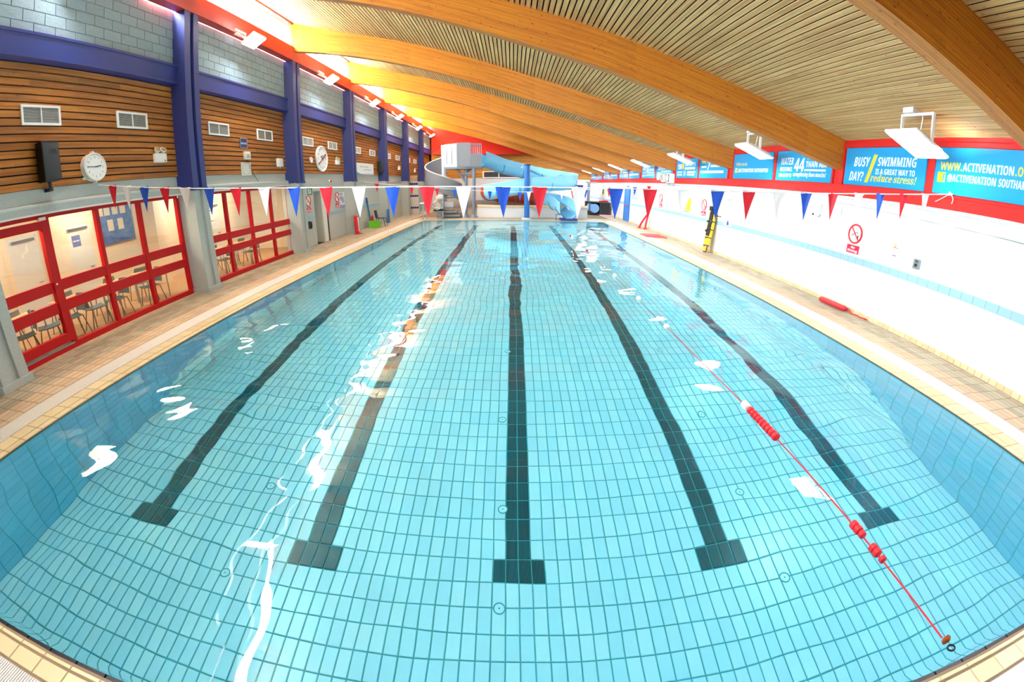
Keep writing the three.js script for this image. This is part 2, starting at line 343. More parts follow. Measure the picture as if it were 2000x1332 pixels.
  const g = pieceGeometry(ribs, ORIGIN), o = add(new THREE.Mesh(g, mats.grating), floor, 'drain_grating'); asStuff(o); o.userData.label = 'white ribbed drain cover round the pool';
}

// ---------------------------------------------------------------- pool
{
  const bed = structure('pool_floor', null), base = ORIGIN;
  const D = (d) => -bedDepth(d);
  const grid = (x0, x1, nx, d0, d1, nd, f) => { const g = new THREE.PlaneGeometry(1, 1, nx, nd), p = g.attributes.position; for (let i = 0; i < p.count; i++) { const X = lerp(x0, x1, p.getX(i) + 0.5), d = lerp(d0, d1, p.getY(i) + 0.5); const q = f(X, d); p.setXYZ(i, q[0], q[1], -q[2]); } return withUv(g.toNonIndexed(), 'x'); };
  part('bed', grid(POOL_L - 0.3, POOL_R + 0.3, 24, -0.4, POOL_END + 0.3, 60, (X, d) => [X, D(d) - 0.003, d]), mats.grout, bed, 1.2);
  const tiles = [], col = 0.13, x00 = -42 * col - 0.02, rows = 100, row = 0.2504;
  for (let r = 0; r < rows; r++) for (let c = 0; c < 84; c++) {
    const d = -0.042 + r * row, X = x00 + c * col, k = ((c - 42) % 16 + 16) % 16;         // columns left of a lane's middle: 15, right: 0
    const lane = Math.round((c + 0.5 - 42) / 16), inLane = Math.abs(lane) <= 2;
    let dark = inLane && r >= 8 && r <= 91 && (k === 0 || k === 15);
    if (inLane && (r === 8 || r === 91) && (k <= 1 || k >= 14)) dark = true;

    const ms = dark ? [mats.laneA, mats.laneB] : [mats.tileA, mats.tileB, mats.tileC];
    tiles.push({ o: [X, D(d), d], a: [col, 0, 0], b: [0, D(d + row) - D(d), row], n: [0, 1, 0], gap: 0.0105, t: 0.005, mat: ms[Math.floor(rnd() * ms.length)] });
  }
  lay(tiles, { parent: bed, name: 'bed_tile', restName: 'bed_tiles', rank: (p) => Math.abs(p.o[2] - 1.2) * 1.6 + Math.abs(p.o[0]) * 0.45 });
  // round inlets in the bed
  const inlet = (X, d) => { const y = D(d) + 0.006; const o = part('inlet', cyl(X, y, d, 0.052, 0.012, 'y', 0.048, 24), mats.tileC, bed); part('ring', place(new THREE.TorusGeometry(0.052, 0.006, 8, 24), X, y + 0.006, d, Math.PI / 2), mats.grout, o); part('screw', cyl(X, y + 0.008, d, 0.006, 0.006, 'y', 0.006, 10), mats.laneA, o); };
  for (const lane of [-2.95, -0.2, 2.6]) for (const [k, d] of [1.7, 2.83, 4.3, 6.1, 8.3, 11].entries()) inlet(lane + 0.05 * Math.sin(k * 3 + lane), d);
  // walls of the basin
  for (const side of ['left', 'right']) {
    const sg = side === 'left' ? -1 : 1, X = sg < 0 ? POOL_L : POOL_R, w = structure('pool_wall_' + side, null), list = [];
    part('backing', grid(0, 1, 12, -0.4, POOL_END + 0.3, 60, (t, d) => [X + sg * 0.004, lerp(-0.012, D(d) - 0.1, t), d]), mats.grout, w, 1.2);
    for (let r = 0; r < rows; r++) { const d = -0.042 + r * row, n = 11, h = (bedDepth(d) - 0.03) / n; for (let k = 0; k < n; k++) { const y = -0.03 - (k + 1) * h, h2 = (bedDepth(d + row) - 0.03) / n, y2 = -0.03 - (k + 1) * h2; list.push({ o: [X, y, d], a: [0, h, 0], b: [0, y2 - y, row], n: [-sg, 0, 0], gap: 0.009, t: 0.004, mat: rnd() < 0.5 ? mats.tileWallA : mats.tileWallB }); } }
    lay(list, { parent: w, name: 'wall_tile', restName: 'wall_tiles', rank: (p) => Math.abs(p.o[2] - 2.2) });
  }
  for (const [name, d, sg] of [['near', 0, 1], ['far', POOL_END, -1]]) {
    const w = structure('pool_wall_' + name, null), list = [];
    part('backing', grid(POOL_L - 0.3, POOL_R + 0.3, 24, 0, 1, 10, (X, t) => [X, lerp(-0.012, D(d) - 0.1, t), d - sg * 0.004]), mats.grout, w, 1.2);
    const n = name === 'far' ? 7 : 11, h = (bedDepth(d) - 0.03) / n;
    for (let c = 0; c < 44; c++) for (let k = 0; k < n; k++) list.push({ o: [POOL_L + c * 0.25, -0.03 - (k + 1) * h, d], a: [0.25, 0, 0], b: [0, h, 0], n: [0, 0, sg], gap: 0.009, t: 0.004, mat: rnd() < 0.5 ? mats.tileWallA : mats.tileWallB });
    lay(list, { parent: w, name: 'wall_tile', restName: 'wall_tiles', most: name === 'far' ? 300 : 0, rank: (p) => -p.o[1] });
  }
  // water: a closed body with small standing ripples
  const waves = []; let ws = 77; const wr = () => { ws = (ws * 1664525 + 1013904223) >>> 0; return ws / 4294967296; };
  for (let i = 0; i < 22; i++) { const l = 0.32 + 1.5 * wr() ** 1.6, an = wr() * Math.PI * 2, k = 2 * Math.PI / l; waves.push([Math.cos(an) * k, Math.sin(an) * k, wr() * 6.28, 0.0055 * l ** 1.1 * 0.3]); }
  for (const [l, an, m] of [[2.6, 0.4, 0.0035], [3.4, 1.9, 0.005], [1.9, 2.7, 0.0024]]) waves.push([Math.cos(an) * 2 * Math.PI / l, Math.sin(an) * 2 * Math.PI / l, an * 5, m]);
  const ripple = (x, z) => { let h = 0; for (const [a, b, c, m] of waves) h += m * Math.sin(a * x + b * z + c); const patch = 0.55 + 0.45 * Math.sin(x * 0.9 + 1.3) * Math.sin(z * 0.55 + 0.4); return h * patch; };
  const x0 = POOL_L - 0.035, x1 = POOL_R + 0.035, d0 = -0.02, d1 = POOL_END + 0.035, nx = 150, nd = 330, pos = [], idx = [];
  const step = (j) => d0 + (d1 - d0) * (j / nd) ** 1.35;
  for (let j = 0; j <= nd; j++) for (let i = 0; i <= nx; i++) { const q = bow(lerp(x0, x1, i / nx), 0, step(j)), rim = Math.min(1, Math.min(i, nx - i) / 3, j / 3, (nd - j) / 3); pos.push(q.x, -0.018 + ripple(q.x, q.z) * rim, q.z); }
  const row1 = nx + 1, at = (i, j) => j * row1 + i;
  for (let j = 0; j < nd; j++) for (let i = 0; i < nx; i++) { const a = at(i, j), b = at(i + 1, j), c = at(i + 1, j + 1), e = at(i, j + 1); idx.push(a, b, c, a, c, e); }
  const rimIdx = []; for (let i = 0; i < nx; i++) rimIdx.push(at(i, 0)); for (let j = 0; j < nd; j++) rimIdx.push(at(nx, j)); for (let i = nx; i > 0; i--) rimIdx.push(at(i, nd)); for (let j = nd; j > 0; j--) rimIdx.push(at(0, j));
  const low = pos.length / 3; for (const r of rimIdx) pos.push(pos[r * 3], -1.85, pos[r * 3 + 2]);
  for (let k = 0; k < rimIdx.length; k++) { const k2 = (k + 1) % rimIdx.length; idx.push(rimIdx[k], low + k, low + k2, rimIdx[k], low + k2, rimIdx[k2]); }
  const mid = pos.length / 3; { const q = bow(0, 0, 12); pos.push(q.x, -1.85, q.z); }
  for (let k = 0; k < rimIdx.length; k++) idx.push(mid, low + (k + 1) % rimIdx.length, low + k);
  const g = new THREE.BufferGeometry(); g.setAttribute('position', new THREE.Float32BufferAttribute(pos, 3)); g.setIndex(idx);
  mats.water = new THREE.MeshPhysicalMaterial({ color: '#ffffff', roughness: 0.0, transmission: 1, ior: 1.333, thickness: 1.5, attenuationColor: new THREE.Color().setRGB(0.53, 0.935, 0.968), attenuationDistance: 2.6 });
  const o = add(new THREE.Mesh(toCreasedNormals(g, 0.7), mats.water), scene, 'water'); asStuff(o); o.userData.label = 'clear rippled water filling the swimming pool';
}

// ---------------------------------------------------------------- ceiling: felt, slats, glulam beams
{
  const ceiling = structure('ceiling', null), top = [], N = 26;
  for (let i = 0; i < N; i++) { const xa = lerp(-8.5, 7.9, i / N), xb = lerp(-8.5, 7.9, (i + 1) / N); const g = new THREE.BoxGeometry(xb - xa + 0.002, 0.12, FAR + 4, 1, 1, 50); g.translate((xa + xb) / 2, 0, -(FAR - 3) / 2); const p = g.attributes.position; for (let k = 0; k < p.count; k++) p.setY(k, p.getY(k) + ceilingY(p.getX(k)) + 0.15); top.push(withUv(g)); }
  part('felt', top, mats.felt, ceiling, 1.0);
  const pitch = 0.109, list = [];
  for (let X = -7.5; X < 7.36; X += pitch) for (let k = -1; k < 7; k++) {
    const xm = X + pitch / 2, d0 = k < 0 ? -3 : gridAt(k, xm) + 0.1, d1 = gridAt(k + 1, xm) - 0.1;
    list.push({ X, d0, d1, k, rank: (k < 0 ? 60 : k * 10) - (k === 1 ? 0 : 0) + (7.4 - X) * 0.6 });
  }
  list.sort((p, q) => p.rank - q.rank);
  const make = ({ X, d0, d1 }) => { const y0 = ceilingY(X), y1 = ceilingY(X + pitch * 0.74), g = new THREE.BoxGeometry(pitch * 0.74, 0.01, d1 - d0, 1, 1, clamp(Math.ceil((d1 - d0) / 0.6), 2, 12)); const p = g.attributes.position; for (let i = 0; i < p.count; i++) p.setY(i, p.getY(i) + (p.getX(i) < 0 ? y0 : y1)); g.translate(X + pitch * 0.37, 0, -(d0 + d1) / 2); return withUv(g, 'z', [rnd() * 5, Math.floor(rnd() * 11) * 0.109 + X % 0.01]); };
  for (const s of list.slice(0, 300)) part('slat', make(s), mats.slats, ceiling);
  asStuff(part('slats', list.slice(300).map(make), mats.slats, ceiling));
}
for (let k = 0; k < 8; k++) {
  const g = new THREE.BoxGeometry(15.06, 1, 0.24, 44, 6, 1), p = g.attributes.position;
  for (let i = 0; i < p.count; i++) { const X = p.getX(i) - 0.17, t = p.getY(i) + 0.5; p.setXYZ(i, X, lerp(beamY(X), ceilingY(X) + 0.05, t), p.getZ(i) - gridAt(k, X)); }
  const uv = withUv(g.toNonIndexed(), 'x', [k * 1.7, 0]);
  { const q = uv.attributes.position, u = uv.attributes.uv; for (let i = 0; i < q.count; i++) { const n = Math.abs(uv.attributes.normal.getY(i)) > 0.5; u.setXY(i, q.getX(i) + k * 1.7, n ? q.getZ(i) : q.getY(i) - beamY(q.getX(i)) + k * 0.2); } }
  const o = one('roof_beam', ['curved glulam roof beam nearest the camera, cut off at the top right', 'wide glulam roof beam landing between the busy day and water banners', 'glulam roof beam whose foot covers the banner with the big seven', 'third glulam roof beam behind the near pair, ending above the wall clock', 'fourth glulam roof beam counted from the wide near one', 'fifth glulam roof beam counted from the wide near one', 'sixth glulam roof beam, just in front of the red gable', 'glulam beam lying against the far gable wall'][k], 'beam', uv, mats.glulam, 'glulam roof beams');
}

// ---------------------------------------------------------------- right wall
{
  const w = structure('wall_right', box(7.42, 7.75, -0.1, 4.1, -3.2, FAR + 0.3, { step: 0.45 }), mats.whiteWall);
  part('upper_ledge', box(7.36, 7.43, 2.44, 2.5, -1, FAR), mats.whiteWall, w);
  part('lintel', box(7.405, 7.43, 2.2, 2.44, -1, FAR), mats.whiteWall, w);
  const list = [], skirt = [];
  for (let d = -0.5; d < FAR; d += 0.25) { if (d > 26.1 && d < 27.3) continue; list.push({ o: [7.42, 1.06, d], a: [0, 0.15, 0], b: [0, 0, 0.25], n: [-1, 0, 0], gap: 0.002, t: 0.012, mat: mats.stripe }); }
  for (let d = -0.5; d < FAR; d += 0.15) { if (d > 26.1 && d < 27.3) continue; skirt.push({ o: [7.42, 0.0, d], a: [0, 0.1, 0], b: [0, 0, 0.15], n: [-1, 0, 0], gap: 0.005, t: 0.012, mat: rnd() < 0.5 ? mats.skirt : mats.skirt2 }); }
  lay(list, { parent: w, name: 'blue_tile', restName: 'blue_tiles', rank: (p) => p.o[2] });
  lay(skirt, { parent: w, name: 'skirting_tile', restName: 'skirting_tiles', rank: (p) => p.o[2] });
  // thin conduit along the wall with clips
  const con = thing('wall_conduit', 'thin grey conduit running along the white right wall under the ledge', 'conduit', [7.4, 2.3, 3]);
  part('pipe', tube([[7.405, 2.2, 2.2], [7.405, 2.21, 3.4], [7.405, 2.24, 5.4], [7.405, 2.31, 7.4], [7.405, 2.37, 9.5], [7.405, 2.4, 13], [7.405, 2.41, 20], [7.405, 2.41, 30]], 0.009, 6), mats.steel, con);
  for (const d of [4.2, 6.6, 9.2, 12]) part('clip', box(7.39, 7.42, 2.26 + (d - 4.2) * 0.018, 2.3 + (d - 4.2) * 0.018, d, d + 0.03), mats.offWhite, con);
  // red frieze that carries the banners
  const f = structure('trim_1', box(7.3, 7.45, 2.5, 2.74, -1, FAR, { step: 0.8 }), mats.redTrim, 'red painted rail under the blue banners');
  part('back_board', box(7.38, 7.46, 2.74, 3.9, -1, FAR, { step: 0.8 }), mats.redTrim, f);
  part('bead', box(7.28, 7.31, 2.7, 2.73, -1, FAR), mats.redTrim, f);
  for (let k = 0; k < 7; k++) { const a = GRID_R[k], b = GRID_R[k + 1]; for (const d of [a - 0.19, a + 0.15, (a + b) / 2 - 0.07]) part('frame_post', box(7.33, 7.4, 2.74, 3.66, d, d + (d === (a + b) / 2 - 0.07 ? 0.12 : 0.05), { step: 0.5 }), mats.redTrim, f); part('top_rail', box(7.33, 7.4, 3.58, 3.66, a + 0.15, b - 0.15), mats.redTrim, f); }
}

// ---------------------------------------------------------------- left wall
const LX = -8.0;
{
  const lower = structure('wall_left', null);
  // plain bays beyond the two glazed ones, with a doorway in the first
  const solid = (d0, d1, y0, y1) => box(LX - 0.2, LX, y0, y1, d0, d1, { step: 0.5 });
  part('wall_panel', [solid(13.4, 15.5, 0, 2.5), solid(16.13, FAR + 0.2, 0, 2.5), solid(15.5, 16.13, 2.14, 2.5)], mats.render, lower);
  part('band', box(LX - 0.25, LX + 0.02, 2.42, 2.84, -3.2, FAR + 0.2, { step: 0.8 }), mats.render, lower);
  part('backing', box(LX - 0.1, LX + 0.02, 2.84, 5.0, -3.2, FAR + 0.2, { step: 0.8 }), mats.felt, lower);
  part('near_panel', box(LX - 0.2, LX, 0, 2.5, -3.2, 2.6), mats.render, lower);
  const st = [];
  for (const [a, b] of [[13.9, 15.45], [16.6, 18.65], [19.4, 24.1], [24.75, 29.5], [30.2, 34.9]]) for (let d = a; d < b - 0.05; d += 0.25) st.push({ o: [LX, 1.06, d], a: [0, 0.15, 0], b: [0, 0, Math.min(0.25, b - d)], n: [1, 0, 0], gap: 0.002, t: 0.012, mat: mats.stripeDull });
  lay(st, { parent: lower, name: 'blue_tile', restName: 'blue_tiles', rank: (p) => p.o[2] });
  const upper = structure('wall_upper_left', null);
  part('backing', box(LX - 0.2, LX + 0.14, 5.38, 6.75, -3.2, FAR + 0.2, { step: 0.7 }), mats.mortar, upper);
  const blocks = [];
  for (let k = -1; k < 7; k++) { const d0 = k < 0 ? 0.4 : GRID_L[k] + 0.2, d1 = GRID_L[k + 1] - 0.2; for (let r = 0; r < 6; r++) for (let d = d0 + (r % 2 ? -0.22 : 0); d < d1; d += 0.45) { const a = Math.max(d, d0), b = Math.min(d + 0.45, d1); if (b - a < 0.04) continue; blocks.push({ o: [LX + 0.145, 5.4 + r * 0.217, a], a: [0, 0.217, 0], b: [0, 0, b - a], n: [1, 0, 0], gap: 0.008, t: 0.02, off: [rnd(), rnd()], mat: rnd() < 0.5 ? mats.block : mats.blockDark }); } }
  lay(blocks, { parent: upper, name: 'block', restName: 'blocks', rank: (p) => Math.abs(p.o[2] - 8) });
  // boards with dark gaps, sixteen to a bay
  for (let k = -1; k < 7; k++) {
    const d0 = k < 0 ? -2 : GRID_L[k] + 0.12, d1 = GRID_L[k + 1] - 0.12, bay = thing('board_cladding', ['stained timber cladding bay outside the view beside the near column', 'stained timber boards behind the black speaker and white clock', 'stained timber boards behind the notice and the bands sign', 'stained timber boards behind the tall pace clock', 'stained timber boards behind the printed swim banner', 'stained timber boards beyond the far black speaker', 'stained timber boards behind the top of the slide stair', 'stained timber boards in the last bay by the red gable'][k + 1], 'cladding', [LX + 0.05, 2.84, (d0 + d1) / 2], 'timber cladding bays');
    for (let i = 0; i < 16; i++) { const y = 2.845 + i * 0.1325; part('board', box(LX + 0.02, LX + 0.075, y, y + 0.106, d0, d1, { off: [rnd() * 5, Math.floor(rnd() * 9) * 0.1378 - y + 0.012], step: 0.7 }), mats.boards, bay); }
  }
  // blue rails between the columns and the red fascia above
  for (let k = -1; k < 7; k++) one('blue_rail', ['royal blue steel rail at the top left edge, cropped by the frame', 'royal blue steel rail over the bay with the white clock', 'royal blue steel rail over the bay with the bands sign', 'royal blue steel rail over the bay with the pace clock', 'royal blue steel rail over the bay with the printed banner', 'royal blue steel rail over the fifth timber bay', 'royal blue steel rail over the sixth timber bay', 'royal blue steel rail over the last timber bay'][k + 1], 'steel rail', [box(LX, LX + 0.26, 4.97, 5.42, k < 0 ? -2 : GRID_L[k] + 0.2, GRID_L[k + 1] - 0.2), box(LX + 0.26, LX + 0.3, 4.97, 5.02, k < 0 ? -2 : GRID_L[k] + 0.2, GRID_L[k + 1] - 0.2), box(LX + 0.26, LX + 0.3, 5.37, 5.42, k < 0 ? -2 : GRID_L[k] + 0.2, GRID_L[k + 1] - 0.2)], mats.blueSteel, 'blue rails between the columns');
  structure('trim_2', [box(-7.75, -7.5, 6.7, 7.2, -3.2, FAR + 0.2, { step: 0.8 }), box(-7.5, -7.46, 6.7, 6.75, -3.2, FAR + 0.2, { step: 0.8 })], mats.redPaint, 'red fascia under the bright clerestory windows');
  const CO = ['grey and royal blue wall column at the left edge, cropped by the frame', 'grey and royal blue wall column between the two red glazed screens', 'grey and royal blue wall column beside the dark doorway', 'grey and royal blue wall column behind the upright red rescue tube', 'grey and royal blue wall column beside the far black speaker', 'grey and royal blue wall column fifth from the glazed screen end', 'grey and royal blue wall column left of the slide stair', 'grey and royal blue wall column in the far corner'];
  GRID_L.forEach((c, k) => {
    const d0 = c - 0.25, d1 = c + 0.25, t = thing('column', CO[k], 'column', [-7.75, 0, c], 'columns along the left wall');
    part('plinth', [box(-8.05, -7.46, 0, 0.11, d0 - 0.04, d1 + 0.04, { step: 0.3 })], mats.greyPaint, t);
    part('pier', [box(-8.02, -7.5, 0.11, 2.48, d0, d0 + 0.2, { step: 0.5 }), box(-8.02, -7.56, 0.11, 2.48, d0 + 0.2, d0 + 0.32, { step: 0.5 }), box(-8.02, -7.5, 0.11, 2.48, d0 + 0.32, d1, { step: 0.5 })], mats.greyPaint, t);
    part('steel_post', [box(-8.02, -7.48, 2.48, 6.7, d0, d0 + 0.2, { step: 0.5 }), box(-8.02, -7.56, 2.48, 6.7, d0 + 0.2, d0 + 0.32, { step: 0.5 }), box(-8.02, -7.48, 2.48, 6.7, d0 + 0.32, d1, { step: 0.5 })], mats.blueSteel, t);
    part('collar', box(-7.56, -7.46, 2.46, 2.52, d0 - 0.01, d1 + 0.01), mats.blueSteel, t);
  });
}
// clerestory
for (let k = -1; k < 7; k++) {
  const w = structure('window_' + (k + 4), null), a = k < 0 ? -2 : GRID_L[k], b = GRID_L[k + 1], m = (a + b) / 2;
  part('sill', box(-7.66, -7.54, 7.2, 7.24, a, b), mats.redPaint, w);
  part('head', box(-7.66, -7.56, 8.02, 8.12, a, b), mats.redPaint, w);
  part('mullion', box(-7.66, -7.54, 7.24, 8.02, b - 0.05, b + 0.05), mats.redPaint, w);
  part('bar', box(-7.61, -7.59, 7.24, 8.02, m - 0.012, m + 0.012), mats.steel, w);
  part('pane', box(-7.605, -7.6, 7.24, 8.02, a + 0.05, m - 0.012), mats.glass, w); part('pane', box(-7.605, -7.6, 7.24, 8.02, m + 0.012, b - 0.05), mats.glass, w);
  const p0 = bow(-7.7, 7.62, m), e0 = bow(-7.7, 7.62, a + 0.06), e1 = bow(-7.7, 7.62, b - 0.06), h0 = bow(-7.7, 7.23, m), h1 = bow(-7.7, 8.02, m);
  const l = new THREE.RectAreaLight('#f4f8ff', DAYLIGHT, Math.min(e0.distanceTo(e1), 6), h0.distanceTo(h1));
  l.name = 'clerestory_daylight'; l.position.copy(p0); scene.add(l);
  const along = e1.clone().sub(e0).normalize(), up = h1.clone().sub(h0).normalize(), nrm = up.clone().cross(along).normalize(); if (nrm.x < 0) nrm.negate();
  nrm.y = 0; l.lookAt(p0.clone().add(nrm));
}

// ---------------------------------------------------------------- ends
{
  const f = structure('wall_far', null);
  part('white_wall', box(-8.2, 7.6, -0.1, 2.75, FAR, FAR + 0.25), mats.whiteWall, f);
  part('backing', box(-8.2, 7.6, 2.75, 8.6, FAR + 0.06, FAR + 0.25), mats.felt, f);
  const gable = []; for (let i = 0; i <= 24; i++) { const X = lerp(-7.7, 7.5, i / 24); gable.push([X, ceilingY(X)]); }
  part('red_gable', prism([[-7.7, 5.02], [2.5, 5.02], ...gable.filter(([X]) => X < 2.4).reverse()], FAR - 0.02, FAR + 0.08, 'xy'), mats.redPaint, f);
  for (let i = 0; i < 16; i++) { const y = 2.78 + i * 0.14; const xr = y < 3.7 ? 7.5 : (7.4 - (y - 3.6) / 0.3); part('board', box(-7.7, xr, y, y + 0.11, FAR - 0.03, FAR + 0.05, { grain: 'x', off: [rnd() * 5, Math.floor(rnd() * 9) * 0.1378 - y], step: 1.5 }), mats.boardsLit, f); }
  const wn = structure('window_far', null); wn.name = 'window_12';
  part('frame', [box(-2.9, 3.6, 2.72, 2.8, FAR - 0.1, FAR - 0.03), box(-2.9, -2.8, 2.8, 3.35, FAR - 0.1, FAR - 0.03), box(3.5, 3.6, 2.8, 3.35, FAR - 0.1, FAR - 0.03), box(-2.9, 3.6, 3.3, 3.36, FAR - 0.1, FAR - 0.03), box(-1.4, -1.33, 2.8, 3.35, FAR - 0.1, FAR - 0.03)], mats.white, wn);
  part('pane', box(-2.8, 3.5, 2.8, 3.3, FAR - 0.06, FAR - 0.05), mats.darkGrey, wn);
  // low parapet behind the far end of the pool
  const lw = structure('wall_parapet', box(-2.4, 4.9, 0, 0.66, 27.35, 27.55), mats.whiteWall, 'low white tiled wall behind the slide posts');
  part('cap', box(-2.4, 4.9, 0.66, 0.8, 27.3, 27.6), mats.skirt, lw);
  structure('wall_near', box(-8.6, 7.9, -0.1, 8.9, -3.4, -3.1, { step: 1.5 }), mats.whiteWall);
}
// ---------------------------------------------------------------- glazed screens to the lobby
function screen(n, d0, d1, mull, door, label) {
  const w = structure('window_' + n, null); w.userData.label = label;
  const X0 = LX - 0.06, X1 = LX + 0.04, all = [d0, ...mull, d1];
  part('sill', box(X0, X1 + 0.02, 0, 0.12, d0, d1), mats.redFrame, w);
  part('head', box(X0, X1, 2.34, 2.42, d0, d1), mats.redFrame, w);
  for (const d of all) part('mullion', box(X0, X1, 0.12, 2.34, d - 0.045, d + 0.045, { step: 0.4 }), mats.redFrame, w);
  for (let i = 0; i + 1 < all.length; i++) {
    const a = all[i] + 0.045, b = all[i + 1] - 0.045;
    for (const [y0, y1] of [[1.06, 1.25], [0.69, 0.88]]) part('transom', box(X0 + 0.01, X1 - 0.01, y0, y1, a, b, { step: 0.4 }), mats.redFrame, w);
    for (const [y0, y1] of [[0.12, 0.69], [0.88, 1.06], [1.25, 2.34]]) part('pane', box(LX - 0.012, LX - 0.006, y0, y1, a, b, { step: 0.5 }), mats.glass, w);
  }
  if (door) {
    const a = all[0] + 0.045, b = all[1] - 0.045;
    part('door_rail', [box(X0 + 0.005, X1 + 0.02, 0.16, 0.32, a, b), box(X0 + 0.005, X1 + 0.02, 2.16, 2.3, a, b)], mats.redFrame, w);
    part('door_stile', [box(X0 + 0.005, X1 + 0.02, 0.16, 2.3, b - 0.09, b), box(X0 + 0.005, X1 + 0.02, 0.16, 2.3, a, a + 0.07)], mats.redFrame, w);
    part('threshold', box(X0, X1 + 0.03, 0.1, 0.13, a, b), mats.steel, w);
    part('closer', box(X1, X1 + 0.06, 2.31, 2.36, b - 0.14, b), mats.offWhite, w);
    part('lock', cyl(X1 + 0.03, 1.2, b - 0.04, 0.02, 0.02, 'x', 0.02, 12), mats.chrome, w);
  }
}
screen(1, 3.15, 7.92, [4.42, 5.56, 6.7], true, 'red framed glazed screen and door nearest the camera');
screen(2, 8.6, 13.42, [9.83, 11.03, 12.24], false, 'red framed glazed screen in the second bay');
for (const [a, b, label] of [[2.9, 8.0, 'grey shutter box along the head of the nearest glazed screen'], [8.5, 13.3, 'grey shutter box along the head of the second glazed screen']]) {
  const t = thing('shutter_box', label, 'shutter', [LX + 0.1, 2.5, (a + b) / 2], 'roller shutter boxes');
  part('casing', [box(LX, LX + 0.16, 2.42, 2.52, a, b), cyl(LX + 0.09, 2.53, (a + b) / 2, 0.07, b - a, 'z', 0.07, 16)], mats.greyPaint, t);
  part('rail', box(LX + 0.12, LX + 0.17, 2.4, 2.43, a, b), mats.offWhite, t);
}
// tiled kerb below the screens
{ const list = []; const k = structure('baseboard_left', box(LX - 0.02, LX + 0.03, -0.02, 0.015, 3.1, 13.4), mats.deckGrout);
  for (let d = 3.1; d < 8; d += 0.15) list.push({ o: [LX + 0.035, 0.0, d], a: [0.14, 0, 0], b: [0, 0, 0.15], n: [0, 1, 0], gap: 0.006, t: 0.016, mat: mats.deckLight });
  lay(list, { parent: k, name: 'kerb_tile', restName: 'kerb_tiles', rank: (p) => p.o[2] }); }

